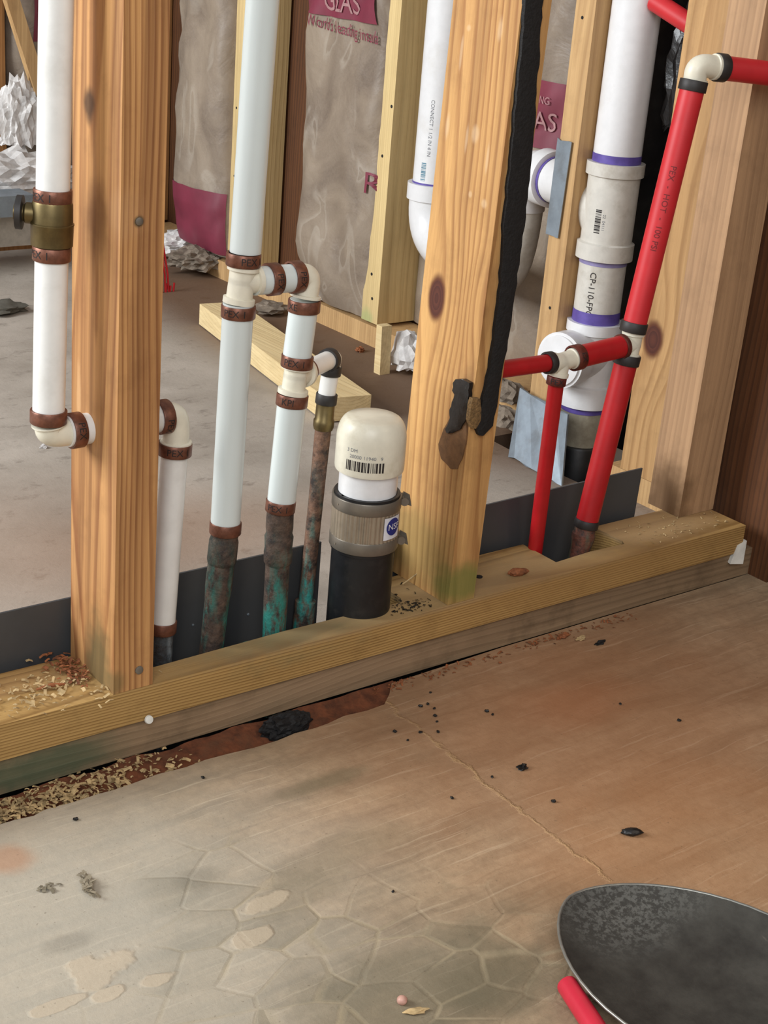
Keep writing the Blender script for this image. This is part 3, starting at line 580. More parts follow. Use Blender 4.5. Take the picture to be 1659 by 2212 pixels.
# leaning zinc plate
qz = [at(1101, 984, X=.94), at(1216, 1052, X=.93), at(1229, 898, X=.975), at(1126, 838, X=.985)]
for q_ in qz[:2]: q_.z = max(q_.z, .001)
nz = Vector((-.003, 0, 0)); n_ = 8
def jag(a, b, k, amp, seed):
    Rr = random.Random(seed); return [lerp(a, b, i/k)+Vector((0, 0, Rr.uniform(-amp, amp))) for i in range(k+1)]
outl = jag(qz[0], qz[1], 9, .003, 1) + jag(qz[2], qz[3], 9, .0025, 2)
tag(obj('zinc_plate', hexa(bmesh.new(), outl, [p+nz for p in outl]), galv, smooth=False), 'blue-grey zinc plate standing at the foot of the tan stud', 'metal plate')
ou = jag(at(1180, 505, X=.9975), at(1206, 517, X=.9975), 5, .002, 5) + jag(at(1236, 309, X=.9975), at(1206, 298, X=.9975), 5, .002, 6)
tag(obj('nail_plate', hexa(bmesh.new(), ou, [p+Vector((-.0015, 0, 0)) for p in ou]), galv, smooth=False), 'flat grey steel nail plate fixed across the tan stud', 'metal plate')

# ------------------------------------------------------------------ plumbing helpers
def ring(p, d, root, R=.0143, m=copper, txt='PEX 1', ln=.012, th=.0022, ang=0.0):
    d = Vector(d).normalized(); h = ln/2; Ro = R+th
    o = obj('crimp_ring', along(p, d, [(-h, R), (-h, Ro-.0004), (-h+.0006, Ro), (h-.0006, Ro), (h, Ro-.0004), (h, R)], 32, cap=False), m, root, label={'copper_crimp': 'copper crimp ring', 'black_crimp': 'black crimp ring'}.get(m.name))
    if txt:
        axis = d if d.z > .3 or d.x > .3 else -d
        bm = text_tris(txt, .0095); obj('stamped_lettering', wrap(bm, p, axis, Ro, TOC, ang=ang, off=.0002), ink, o)
    return o
def tube(name, a, b, R, m, root, seg=32, label=None): return obj(name, sweep([a, lerp(a, b, .5), b], R, seg), m, root, label=label)
def elbow(a, c, b, root, R=.0128, m=fitt, rim=.0152):
    """a,b: mouths; c: corner"""
    a, b, c = Vector(a), Vector(b), Vector(c); pa = c+(a-c)*.55; pb = c+(b-c)*.55
    path = [a, lerp(a, pa, .25), lerp(a, pa, .3)] + arc(pa, c, pb, 10) + [lerp(b, pb, .3), lerp(b, pb, .25), b]
    rad = [rim, rim, R] + [R]*11 + [R, rim, rim]
    return obj('elbow_fitting', sweep(path, rad, 28), m, root)
def tee(c, up_, dn, side, root, R=.0128, m=fitt, rim=.0152):
    c, up_, dn, side = map(Vector, (c, up_, dn, side)); bm = bmesh.new()
    for a in (up_, dn, side):
        v = a-c; ln = v.length; along(c, v, [(-.002, R), (ln*.72, R), (ln*.75, rim), (ln, rim)], 28, bm)
    return obj('tee_fitting', bm, m, root)

# ------------------------------------------------------------------ supply line with valve (left)
Y1 = .055
v1 = lambda px, py: at(px, py, Y=Y1)
pt = lambda z, a, b: lerp(a, b, (z-a.z)/(b.z-a.z))
a = v1(122, 0); b = v1(105, 895); D = (a-b).normalized()
root = thing('water_line', (b.x, Y1, .0), 'white water pipe with a brass valve, passing through the nearest stud', 'pipe')
V = lambda py: pt(v1(110, py).z, a, b)
tube('pipe', V(412), V(412)+D*1.3, .0143, white, root)
ring(V(424), D, root, ang=-.5); ring(V(547), D, root, ang=-.6); ring(V(898), D, root, txt=None)
tube('pipe', V(900), V(545), .0143, white, root)
vc = V(483)
along_prof = [(-.024, .0115), (-.0235, .0145), (-.019, .0152), (-.0185, .0178), (-.001, .0182), (-.0005, .0186), (.0005, .0186), (.001, .0176), (.017, .0172), (.020, .0160), (.0205, .0120), (.026, .0115)]
bv = obj('valve_body', along(vc, D, along_prof, 36), brass, root, label='aged brass valve body')
obj('valve_neck', along(vc, D, [(-.036, .012), (-.034, .0128), (-.022, .0128)], 28), bead, root); obj('valve_neck', along(vc, D, [(.018, .0128), (.033, .0128), (.035, .012)], 28), bead, root)
sd = Vector((-.8, .55, .03)).normalized(); hc = vc+D*.007
obj('valve_stem', along(hc, sd, [(.008, .009), (.022, .009), (.024, .007), (.032, .007)], 24), brass, bv)
obj('valve_handle', along(hc, sd, [(.0245, .009), (.025, .0145), (.030, .0145), (.0305, .008)], 24), blackr, bv, label='black valve handle collar')
ec = v1(107, 938); ey = ec.z
H = Vector((1, 0, 0)); ea = V(915); eb = Vector((ec.x+.026, Y1, ey)); elbow(ea, Vector((ec.x, Y1, ey)), eb, root)
for s_, q in ((1, (100, 965)),):
    pass
rx = v1(162, 932).x; ring((rx, Y1, ey), H, root, ang=.0, txt='PEX')
tube('pipe', (rx-.008, Y1, ey), (v1(350, 912).x, Y1, ey), .0143, white, root)
x2 = v1(381, 915).x; ring((v1(347, 912).x+.002, Y1, ey), H, root, txt='PEX', ang=.6)
elbow((v1(355, 912).x, Y1, ey), (x2, Y1, ey), (x2, Y1, ey-.030), root)
P3a = Vector((x2-.001, Y1, ey-.036)); P3b = v1(350, 1352); D3 = (P3a-P3b).normalized()
ring(P3a+Vector((0, 0, .002)), D3, root, ang=.4); tube('pipe', P3b, P3a, .0130, white, root)
ring(P3b, D3, root, txt=None, R=.0125); obj('pipe_stub', sweep([P3b, P3b-D3*.05, P3b-D3*.20], .0122), cu_wh, root, label='whitish corroded copper stub')

# ------------------------------------------------------------------ milky branch lines (centre)
Y2 = .05
v2 = lambda px, py: at(px, py, Y=Y2)
root = thing('water_line', (v2(487, 1120).x, Y2, 0), 'milky translucent pipes joined by tees, ending in corroded copper, left of the capped pipe', 'pipe')
a, b = v2(567, 0), v2(530, 545); DT = (a-b).normalized()
tube('pipe', b, b+DT*1.2, .0148, milky, root)
ring(v2(526, 560), DT, root, ang=.7)
c, dn = v2(522, 608), v2(515, 655); tee(c, v2(526, 575), dn, v2(556, 603), root, .0125)
D2 = (v2(514, 670)-v2(487, 1120)).normalized(); ring(v2(515, 672), D2, root, ang=-.1, txt='PEX 1')
pe = v2(487, 1130); tube('pipe', pe, v2(515, 655), .0148, milky, root)
ring(v2(487, 1139), D2, root, m=copper, txt=None, R=.0138)
q = v2(486, 1148); bt = v2(452, 1440); DD = (bt-q).normalized()
obj('copper_adapter', along(q, DD, [(0, .012), (.002, .0142), (.006, .0136), (.010, .0148), (.030, .0150), (.034, .0140), (.036, .0125)], 28), cu_old, root, label='brown copper adapter')
obj('pipe_stub', along(q, DD, [(.030, .0135), (.06, .0138), (.075, .0125), (.13, .0122), (.22, .0124)], 28), cu_old, root, label='green corroded copper stub')
# branch to the right
zb_ = v2(590, 603).z; xs_ = lambda px: v2(px, 600).x
tube('pipe', (xs_(548), Y2, zb_), (xs_(650), Y2, zb_-.001), .0135, milky, root)
ring((xs_(588), Y2, zb_), H, root, R=.0135, txt='PEX', ang=.2); ring((xs_(637), Y2, zb_), H, root, R=.0135, txt='PEX', ang=.2)
ex = v2(668, 600); elbow((xs_(645), Y2, zb_), (ex.x, Y2, zb_), v2(660, 642), root, .0122)
ring(v2(657, 660), (.02, 0, 1), root, ang=-.7, txt='XE', R=.0138)
tube('pipe', v2(641, 775), v2(658, 648), .0142, milky, root)
DB = (v2(657, 660)-v2(607, 1080)).normalized()
ring(v2(642, 780), DB, root, ang=-.1, R=.0138, txt='PEX 1')
q5 = at(722, 772, Y=.096); tc = v2(638, 812); sdir = (Vector((q5.x, .096, q5.z))-tc).normalized()
tee(tc, v2(641, 790), v2(632, 850), tc+sdir*.020, root, .0118)
ring(v2(631, 863), DB, root, ang=-.2, R=.0138, txt='KPI')
tube('pipe', v2(608, 1082), v2(632, 852), .0145, milky, root)
ring(v2(606, 1092), DB, root, R=.0132, txt='PEX 1', ang=-.1)
q = v2(606, 1096); bt = v2(590, 1400); DD = (bt-q).normalized()
obj('copper_adapter', along(q, DD, [(0, .0138), (.022, .0142), (.028, .0135), (.032, .0150), (.045, .0142), (.050, .0150), (.060, .0146), (.064, .012)], 28), cu_old, root, label='copper adapter with blue corrosion')
obj('pipe_stub', along(q, DD, [(.055, .0125), (.10, .0128), (.14, .0122), (.24, .0115)], 28), cu_old, root, label='copper stub streaked with green corrosion')
# second branch to the slim copper pipe behind
ring(tc+sdir*.024, sdir, root, R=.0108, txt=None, m=copper, ln=.007)
tube('pipe', tc+sdir*.022, Vector(q5)-sdir*.012, .0098, white, root)
ring(Vector(q5)-sdir*.013, sdir, root, R=.0100, m=blackr, txt=None, ln=.009)
v5 = lambda px, py: at(px, py, Y=.092)
elbow(Vector(q5)-sdir*.010, q5, v5(716, 790), root, .0088, fitt, .0098)
D5 = (v5(716, 790)-v5(704, 880)).normalized()
ring(v5(714, 800), D5, root, R=.0092, m=blackr, txt=None, ln=.010); tube('pipe', v5(704, 862), v5(715, 795), .0092, white, root)
ring(v5(705, 861), D5, root, R=.0092, m=blackr, txt=None, ln=.011)
q = v5(704, 868); bt = at(657, 1330, Y=.086); DD = (bt-q).normalized()
obj('brass_adapter', along(q, DD, [(0, .0098), (.018, .0100), (.020, .0112), (.026, .0112), (.030, .0100)], 24), brass, root)
obj('slim_pipe', along(q, DD, [(.026, .0088), (.09, .0082), (.2, .0080), (.225, .0080), (.226, .0115), (.30, .0118)], 24), cu_old2, root, label='slim copper pipe with green corrosion')

# ------------------------------------------------------------------ capped clean-out
CX, CY = .3205, .047
cz = lambda px, py: at(px, py, Y=CY).z
root = thing('capped_drain', (CX, CY, 0), 'cream capped drain pipe on a steel-banded coupling and black pipe', 'drain pipe')
z_sk, z_dome, z_ct, z_cb = cz(797, 1010), cz(803, 938), cz(796, 1062), cz(786, 1172)
zt_ = cz(806, 898)
Zp = Vector((0, 0, 1)); O = Vector((CX, CY, 0))
dome = [(z_sk, .031), (z_sk, .0362), (z_sk+.003, .0368), (z_dome-.004, .0368)] + [(z_dome-.004+(zt_-z_dome+.004)*math.sin(t_), .0368-.012*(1-math.cos(t_))) for t_ in [i*math.pi/16 for i in range(1, 8)]] + [(zt_-.0005, .018), (zt_, .006)]
capo = obj('end_cap', along(O, Zp, dome, 48), capm, root, label='cream domed end cap')
obj('white_pipe', along(O, Zp, [(z_ct-.03, .0312), (z_sk+.01, .0312)], 40), pvc, root, label='short white pipe')
obj('barcode', wrap(barcode(.040, .011, 3, 40), (CX, CY, cz(790, 985)-.001), Zp, .0368, TOC, ang=-.15), ink, capo)
obj('printed_number', wrap(text_tris('20000 11940   9', .0055), (CX, CY, cz(790, 985)+.009), Zp, .0368, TOC, ang=-.10), ink2, capo)
obj('printed_number', wrap(text_tris('3 DM', .0055), (CX, CY, cz(790, 985)+.0155), Zp, .0368, TOC, ang=-.52), ink2, capo)
# coupling: rubber, corrugated shield, two clamps
obj('rubber_sleeve', along(O, Zp, [(z_cb-.004, .033), (z_cb-.004, .0352), (z_ct+.002, .0352), (z_ct+.002, .0318), (z_ct-.01, .0314)], 48), abs_, root)
bm = bmesh.new(); seg = 180; za, zc_ = z_cb+.012, z_ct-.013; rr = []
for z in (za, zc_):
    rr.append([bm.verts.new((CX+(.0358+(.0007 if k % 4 < 2 else 0))*math.cos(2*math.pi*k/seg), CY+(.0358+(.0007 if k % 4 < 2 else 0))*math.sin(2*math.pi*k/seg), z)) for k in range(seg)])
for k in range(seg): bm.faces.new((rr[0][k], rr[0][(k+1) % seg], rr[1][(k+1) % seg], rr[1][k]))
obj('corrugated_shield', bm, steel, root, smooth=False)
for z in (z_cb+.0065, z_ct-.0075):
    cl = obj('hose_clamp', along(O, Zp, [(z-.0068, .0355), (z-.0068, .0368), (z-.006, .0372), (z+.006, .0372), (z+.0068, .0368), (z+.0068, .0355)], 64, cap=False), steel_d, root)
    dd = Vector((.86, -.50, 0)); side = Vector((.5, .86, 0)); c = O+Vector((0, 0, z))+dd*.040
    obj('clamp_screw', along(c-side*.008, side, [(0, .0045), (.014, .0045), (.014, .0032), (.020, .0032)], 16), steel_d, cl)
    tl = O+Vector((0, 0, z+.003))+dd*.039
    bm = hexa(bmesh.new(), [tl+Vector((0, 0, -.007)), tl+dd*.009+side*-.004+Vector((0, 0, -.009)), tl+dd*.0095+side*-.003+Vector((0, 0, -.009)), tl+side*.002+Vector((0, 0, -.007))],
              [tl+Vector((0, 0, .006)), tl+dd*.006+side*-.004+Vector((0, 0, .004)), tl+dd*.0065+side*-.003+Vector((0, 0, .004)), tl+side*.002+Vector((0, 0, .006))])
    obj('clamp_tail', bm, steel_d, cl, smooth=False)
    obj('clamp_tongue', wrap(flat(box(-.0001, .0001, 0, 1, 0, 1), (0, 0, 0), (1, 0, 0), (0, 0, 0)) if False else barcode(.0012, .002, 1, 1), (CX, CY, z), Zp, .0372, TOC, ang=-.9, off=.0006), steel, cl)
zl = (z_cb+z_ct)/2
def disc(r, n=40, cx_=0):
    bm = bmesh.new(); bm.faces.new([bm.verts.new((cx_+r*math.cos(2*math.pi*i/n), r*math.sin(2*math.pi*i/n), 0)) for i in range(n)]); bmesh.ops.triangulate(bm, faces=bm.faces); bmesh.ops.subdivide_edges(bm, edges=bm.edges, cuts=1); return bm
def rectm(wd, ht, n=10):
    bm = bmesh.new(); g = [[bm.verts.new((-wd/2+wd*i/n, -ht/2+ht*j/n, 0)) for i in range(n+1)] for j in range(n+1)]
    for j in range(n):
        for i in range(n): bm.faces.new((g[j][i], g[j][i+1], g[j+1][i+1], g[j+1][i]))
    return bm
LA = .92
lb = obj('paper_label', wrap(rectm(.024, .025), (CX, CY, zl), Zp, .0370, TOC, ang=LA), plain('label_white', L(226, 226, 232), .5), root, label='white paper label with a round blue mark')
obj('round_mark', wrap(disc(.0098), (CX, CY, zl+.0015), Zp, .0370, TOC, ang=LA+.02, off=.0007), plain('label_navy', L(34, 44, 122), .5), lb)
obj('label_lettering', wrap(text_tris('NSF', .0098), (CX, CY, zl+.0015), Zp, .0370, TOC, ang=LA+.03, off=.0011, sx=1.0), plain('label_print_white', L(236, 236, 240), .5), lb)
obj('black_pipe', along(O, Zp, [(-.11, .0345), (.02, .0345), (z_cb+.004, .0338)], 48), abs_, root, label='black drain pipe below the coupling')

# ------------------------------------------------------------------ red lines
YR = .05
vr = lambda px, py: at(px, py, Y=YR)
root = thing('hot_water_line', (vr(1250, 1190).x, YR, 0), 'bright red water pipes with cream elbow and tees, branching to the tar-striped stud', 'pipe')
e_c = vr(1505, 140); up_a = vr(1500, 178)
ho = Vector(e_c)+Vector((.040, -.020, .000)); 
hdir = (at(1659, 152, Y=.02)-at(1560, 140, Y=.035)).normalized()
e_m = Vector(e_c)+hdir*.026
elbow(up_a, e_c, e_m, root, .0128, fitt, .0145)
ring(e_m+hdir*.006, hdir, root, R=.0135, m=blackr, txt=None, ln=.012); tube('red_pipe', e_m, e_m+hdir*.34, .0135, redd, root)
DU = (vr(1497, 190)-vr(1371, 700)).normalized()
ring(vr(1497, 185), DU, root, R=.0138, m=blackr, txt=None); up_o = tube('red_pipe', vr(1370, 705), vr(1498, 182), .0140, redd, root)
mid = lerp(vr(1370, 705), vr(1498, 182), .50)
obj('printed_lettering', wrap(text_tris('PEX  -  HOT  -  100 PSI', .010), mid, DU, .0140, TOC, True, ang=-.15), plain('dark_red_ink', L(120, 20, 24), .6), up_o)
ring(vr(1369, 706), DU, root, R=.0138, m=blackr, txt=None)
tcn = vr(1364, 743); left = (vr(1240, 776)-tcn).normalized()
tee(tcn, vr(1369, 716), vr(1357, 768), tcn+left*.016, root, .0115, fitt, .0135)
ring(tcn+left*.016, left, root, R=.0125, m=brown_r, txt=None, ln=.006)
ring(vr(1354, 776), DU, root, R=.0138, m=blackr, txt=None)
lowa, lowb = vr(1355, 772), vr(1267, 1130); DL = (lowa-lowb).normalized(); tube('red_pipe', lowb, lowa, .0138, red, root)
ring(lowb, DL, root, R=.0130, m=blackr, txt=None, ln=.010)
obj('pipe_stub', along(lowb, -DL, [(0, .0128), (.012, .0130), (.014, .0145), (.022, .0140), (.03, .0125), (.12, .0125)], 28), patina('rusty_copper', L(120, 72, 56), L(80, 120, 100), .8), root, label='short copper stub at the foot of the thicker red pipe')
# horizontal
p_a, p_b = tcn+left*.018, vr(1246, 772); hd = (p_b-p_a).normalized()
tube('red_pipe', p_a, p_b, .0130, red, root)
ring(p_b+hd*.001, hd, root, R=.0128, m=brown_r, txt='EX', ln=.012, ang=.0)
t2 = vr(1212, 782); tdn = vr(1205, 812); tee(t2, p_b+hd*.002, vr(1193, 784), tdn, root, .0105, fitt, .0120)
h2 = (vr(1090, 797)-vr(1190, 783)).normalized(); s0 = vr(1190, 783)
ring(s0+h2*.003, h2, root, R=.0105, m=blackr, txt=None, ln=.009); tube('red_pipe', s0, s0+h2*.105, .0098, red, root)
ring(vr(1202, 822), (.1, 0, 1), root, R=.0092, m=brown_r, txt='PEX', ln=.010)
tube('red_pipe', at(1166, 1195, Y=.078)+Vector((-.004, .005, -.08)), vr(1204, 808), .0090, red, root)
# red pipe far behind
a = at(1425, 10, X=1.04); b = at(1530, 78, X=1.04)
tag(obj('red_cross_pipe', sweep([a+(a-b)*.1, b+(b-a)*1.2], .0135), redd), 'red pipe crossing high between the wide drain and the corner stud', 'pipe')

# ------------------------------------------------------------------ drain stack
SX, SY = 1.050, .449
VX = 1.115; yv = at(952, 200, X=VX).y; AD = Vector((VX-SX, yv-SY, 0)); AL = AD.length; AD.normalize()
Am = lambda s_, z_: Vector((SX, SY, z_)) + AD*s_
sz = lambda px, py: at(px, py, X=SX).z
root = thing('drain_stack', (SX, SY, 0), 'wide white vertical drain pipe with hubs, purple primer and side arm to a second pipe', 'drain pipe')
O = Vector((SX, SY, 0)); Rp = .0355
st = obj('stack_pipe', along(O, Zp, [(sz(1338, 345), Rp), (2.4, Rp)], 48), pvc, root)
obj('primer_band', along(O, Zp, [(sz(1336, 350), Rp+.0005), (sz(1338, 332), Rp+.0005)], 48, cap=False), purple, root)
z1, z2, z3, z4 = sz(1335, 350), sz(1330, 380), sz(1312, 520), sz(1305, 556)
tt = obj('sanitary_tee', along(O, Zp, [(z4, Rp), (z4, .0430), (z3-.002, .0430), (z3, .0385), (z2, .0385), (z2+.002, .0430), (z1, .0430), (z1, Rp)], 48), pvc_d, root)
# side inlet sweeping towards +Y
zc3 = (z2+z3)/2
bm = sweep([Am(.005, zc3-.02), Am(.03, zc3), Am(.052, zc3+.010), Am(.072, zc3+.014)], [.038, .038, .037, .036], 32)
zh = (z2+z3)/2+.014; obj('tee_inlet', bm, pvc_d, root)
obj('barcode', wrap(barcode(.036, .009, 7), (SX, SY, sz(1290, 465)), Zp, .0385, TOC, True, ang=-.55), ink, tt)
obj('printed_number', wrap(text_tris('22  04111', .006), (SX, SY, sz(1290, 465)), Zp, .0385, TOC, True, ang=-.32), ink2, tt)
z5 = sz(1282, 690)
obj('stack_pipe', along(O, Zp, [(z5-.01, Rp), (z4+.01, Rp)], 48), pvc_d, root)
pr_ = obj('printed_lettering', wrap(text_tris('CP-110-FPC', .0135), (SX, SY, sz(1258, 615)), Zp, Rp, TOC, True, ang=-.48, off=.0005), ink, root)
obj('primer_band', along(O, Zp, [(z5-.004, Rp+.0007), (z5+.018, Rp+.0007)], 48, cap=False), purple, root)
obj('primer_band', along(O, Zp, [(z4-.008, Rp+.0005), (z4+.002, Rp+.0005)], 48, cap=False), plain('pale_primer', L(150, 142, 186), .4), root)
z6, z7, z8, z9 = sz(1280, 715), sz(1262, 820), sz(1260, 868), sz(1258, 955)
obj('cleanout_tee', along(O, Zp, [(z8, Rp), (z8, .0430), (z7-.002, .0430), (z7, .0385), (z6, .0385), (z6+.002, .0430), (z5, .0430), (z5, Rp)], 48), pvc, root)
bdir = Vector((-.98, -.15, 0)).normalized(); bc = O+Vector((0, 0, (z6+z7)/2+.006))
co = obj('cleanout_branch', along(bc, bdir, [(.0, .038), (.050, .038), (.052, .0425), (.078, .0425), (.0785, .040)], 40), pvc, root)
pl = obj('cleanout_plug', along(bc, bdir, [(.070, .038), (.082, .038), (.0825, .036)], 40), pvc, root)
_, uu, vv = frame(bdir); q = bc+bdir*.082
bm = hexa(bmesh.new(), [q+uu*.011+vv*.011, q-uu*.011+vv*.011, q-uu*.011-vv*.011, q+uu*.011-vv*.011], [q+bdir*.014+uu*.010+vv*.010, q+bdir*.014-uu*.010+vv*.010, q+bdir*.014-uu*.010-vv*.010, q+bdir*.014+uu*.010-vv*.010])
obj('plug_head', bm, pvc, pl, smooth=False, bevel=.001)
obj('primer_band', along(O, Zp, [(z8-.010, Rp+.0006), (z8+.002, Rp+.0006)], 48, cap=False), purple, root)
obj('stack_pipe', along(O, Zp, [(z9-.01, Rp), (z8+.01, Rp)], 48), plain('grimy_pvc', L(178, 172, 152), .5, var=.1, dirtc=L(110, 100, 84), dirt=.5), root)
obj('rubber_boot', along(O, Zp, [(-.12, .044), (z9-.003, .043), (z9, .041), (z9, Rp-.001)], 48), abs_, root)
# side arm along the wall
zarm = zh; eL = .205
ztop = at(925, 392, X=VX).z; zlow = ztop-.105
obj('side_arm', sweep([Am(.06, zarm), Am(eL-.03, zarm)], Rp, 40), pvc, root)
obj('arm_elbow', sweep([Am(eL-.06, zarm), Am(eL-.032, zarm), Am(eL-.031, zarm)] + arc(Am(eL-.028, zarm), Am(eL+.022, zarm), Am(eL+.022, zarm-.06), 8), [.044, .044, .039] + [.039]*9, 40), pvc, root)
obj('primer_band', sweep([Am(eL-.066, zarm), Am(eL-.059, zarm)], Rp+.001, 40, cap=False), purple, root)
low = [Am(AL, ztop), Am(AL, ztop-.028), Am(AL, ztop-.030)] + arc(Am(AL, ztop-.032), Am(AL, zlow), Am(AL-.085, zlow), 12)
obj('long_sweep_elbow', sweep(low, [.044, .044, .039]+[.039]*13, 40), pvc, root)
obj('trap_arm', sweep([Am(AL-.08, zlow)] + arc(Am(eL+.07, zlow), Am(eL+.022, zlow), Am(eL+.022, zarm-.04), 8), .037, 32), pvc_d, root)
vp = obj('vent_pipe', along((VX, yv, 0), Zp, [(ztop-.01, Rp), (2.4, Rp)], 48), pvc, root)
obj('primer_band', along((VX, yv, 0), Zp, [(ztop-.001, Rp+.0006), (ztop+.003, Rp+.0006)], 48, cap=False), purple, root)
obj('barcode', wrap(barcode(.032, .009, 9), (VX, yv, at(905, 358, X=VX).z), Zp, Rp, TOC, True, ang=-.55), blueink, vp)
obj('printed_lettering', wrap(text_tris('CONNECT 1 1/2 IN 4 IN', .009), (VX, yv, at(915, 265, X=VX).z), Zp, Rp, TOC, True, ang=-.35), ink2, vp)

# ------------------------------------------------------------------ trench litter, floor bits
def litter(name, n, fn, size, m, label, seed, curl=True, cat='sawdust'):
    bm = bmesh.new(); Rr = random.Random(seed)
    for i in range(n):
        c = Vector(fn(Rr)); s_ = size*Rr.uniform(.4, 1.5); ax = Rr.uniform(0, math.tau); dv = Vector((math.cos(ax), math.sin(ax), Rr.uniform(-.4, .5)))*s_
        sv = Vector((-math.sin(ax), math.cos(ax), Rr.uniform(-.3, .5)))*s_*Rr.uniform(.2, .5); nv = Vector((0, 0, s_*.18))
        bmid = c+nv*Rr.uniform(0, 2.5)
        ps = [c-dv-sv, c-dv+sv, bmid+sv, bmid-sv, c+dv+sv, c+dv-sv]
        lo = [bm.verts.new(p) for p in ps]; hi = [bm.verts.new(p+Vector((0, 0, s_*.10))) for p in ps]
        for q in ((0, 1, 2, 3), (3, 2, 4, 5)): bm.faces.new([hi[k] for k in q]); bm.faces.new([lo[k] for k in q][::-1])
        for a_, b_2 in ((0, 1), (1, 2), (2, 4), (4, 5), (5, 3), (3, 0)): bm.faces.new((lo[a_], lo[b_2], hi[b_2], hi[a_]))
    o = obj(name, bm, m, smooth=False); return tag(o, label, cat, kind='stuff')
bm = bmesh.new(); nx = 90; rows = []
for i in range(nx+1):
    x_ = -.9+1.24*i/nx; rows.append([bm.verts.new((x_, y_, z_+.006*mnoise.noise(Vector((x_*25, y_*60, 0))))) for y_, z_ in ((-.046, -.045), (-.043, -.014), (-.028, -.010), (-.012, -.005), (.001, -.001), (.012, -.045))])
for a_, b_2 in zip(rows, rows[1:]):
    for k in range(5): bm.faces.new((a_[k], a_[k+1], b_2[k+1], b_2[k]))
    bm.faces.new((a_[5], a_[0], b_2[0], b_2[5]))
bm.faces.new(rows[0]); bm.faces.new(rows[-1][::-1])
tag(obj('trench_soil', bm, redsoil), 'rusty red soil filling the gap between sill board and slab', 'soil', kind='stuff')
litter('sawdust', 1100, lambda r: (r.triangular(-.24, .09, -.2), r.uniform(-.038, .0), r.uniform(-.007, .003)), .003, chips, 'pale wood shavings heaped in the gap at the lower left', 2)
litter('sawdust', 150, lambda r: (r.gauss(-.055, .035), r.gauss(.035, .018), .0775+r.uniform(0, .003)), .0026, chips, 'curled pale shavings on the plate left of the nearest stud', 3)
litter('drill_chips', 130, lambda r: (r.gauss(-.018, .007), r.gauss(.06, .018), .0775+abs(r.gauss(0, .003))), .0028, chipd, 'reddish drill chips on the plate against the nearest stud', 4)
litter('grit', 260, lambda r: (r.uniform(.93, 1.2), r.gauss(-.03, .035)-.02, .001+r.uniform(0, .003)), .004, chips, 'pale grit on the floor at the right end of the sill board', 5, cat='grit')
litter('grit', 150, lambda r: (r.uniform(.3, .7), -.004-abs(r.gauss(0, .009)), .0008), .0022, chipd, 'brown grit along the foot of the sill board in the middle', 6, cat='grit')
litter('grit', 120, lambda r: (r.uniform(.60, .92), r.uniform(.01, .08) if r.random() < .0 else r.gauss(.05, .02), .0768) if r.random() < .0 else (r.uniform(.74, .9), r.uniform(.012, .075), .0768), .0015, chips, 'fine pale dust specks on the right end of the yellow plate', 7, cat='grit')
litter('debris_crumbs', 110, lambda r: (r.uniform(.385, .40)-r.uniform(0, .05), r.uniform(.005, .028) if r.random() < .7 else r.uniform(.0, .09), .0768), .0016, darkbit, 'dark crumbs on the plate beside the foot of the tar-striped stud', 8, cat='debris')
# black matted clump
p = at(612, 1545, Y=-.012)
crumple((p.x, -.018, -.004), (.030, .014, .016), 41, tar, 'tar_clump', 'black matted clump in the gap below the sill board', 'debris', 4, .6)
# single bits on the front slab
def bit(px, py, r, m, label, seed, sq=(1, 1, .5), name='debris_bit', cat='debris', amp=.5, zz=0):
    c = at(px, py, Z=0)+Vector((0, 0, r*sq[2]*.75+zz)); return tag(obj(name, blob(c, (r*sq[0], r*sq[1], r*sq[2]), seed, 3, amp), m), label, cat)
bit(1128, 1661, .0055, darkbit, 'small black crumb on the orange floor, alone near the middle', 1, (1, .5, .5), amp=1.2)
c = at(1364, 1803, Z=0)
shell = obj('metal_tab', blob(c+Vector((0, 0, .003)), (.0105, .005, .0035), 4, 3, .25), darkbit); shell.rotation_euler = (0, 0, -.5)
tag(shell, 'dark oval pod-like scrap on the floor above the shovel blade', 'debris')
bit(868, 2167, .0042, plain('pink_pellet', L(206, 158, 140), .5), 'small pink pellet on the floor at the bottom edge', 6, (1, 1, .9), 'pellet', amp=.1)
c = at(898, 2187, Z=0); leaf = obj('wood_flake', blob(c+Vector((0, 0, .0014)), (.009, .003, .0016), 2, 3, .5), chips); leaf.rotation_euler = (0, 0, -.3)
tag(leaf, 'pale leaf-shaped flake beside the pink pellet', 'debris')
litter('shaving_clump', 60, lambda r: tuple(lerp(at(180, 1893, Z=0), at(200, 1940, Z=0), r.random())+Vector((r.gauss(0, .0016), r.gauss(0, .0016), .0015+abs(r.gauss(0, .002))))), .003, plain('grey_shavings', L(146, 134, 112), .8), 'grey-brown curled clump of shavings on the lower left floor', 9, cat='debris')
litter('shaving_clump', 22, lambda r: tuple(at(102, 1920, Z=0)+Vector((r.gauss(0, .004), r.gauss(0, .002), .0012))), .0024, plain('grey_shavings_b', L(128, 118, 98), .8), 'small flat shavings scatter left of the curled clump', 10, cat='debris')
spots_ = [(908, 1583), (930, 1497), (924, 1522), (908, 1527), (938, 1532), (940, 1548), (944, 1560), (946, 1582), (1051, 1538), (1064, 1545), (853, 1582), (881, 1600), (976, 1725), (1195, 1733), (1063, 1680), (1467, 1558), (849, 1927), (438, 1681), (163, 1772), (1340, 1522)]
locs = ['under the gap', 'of the row below the sill board']
g0 = bit(*spots_[0], .0022, darkbit, 'tiny dark crumb scattered on the orange-brown floor', 11, (1, .8, .5), 'dark_crumb'); g0['group'] = 'tiny dark crumbs on the floor'
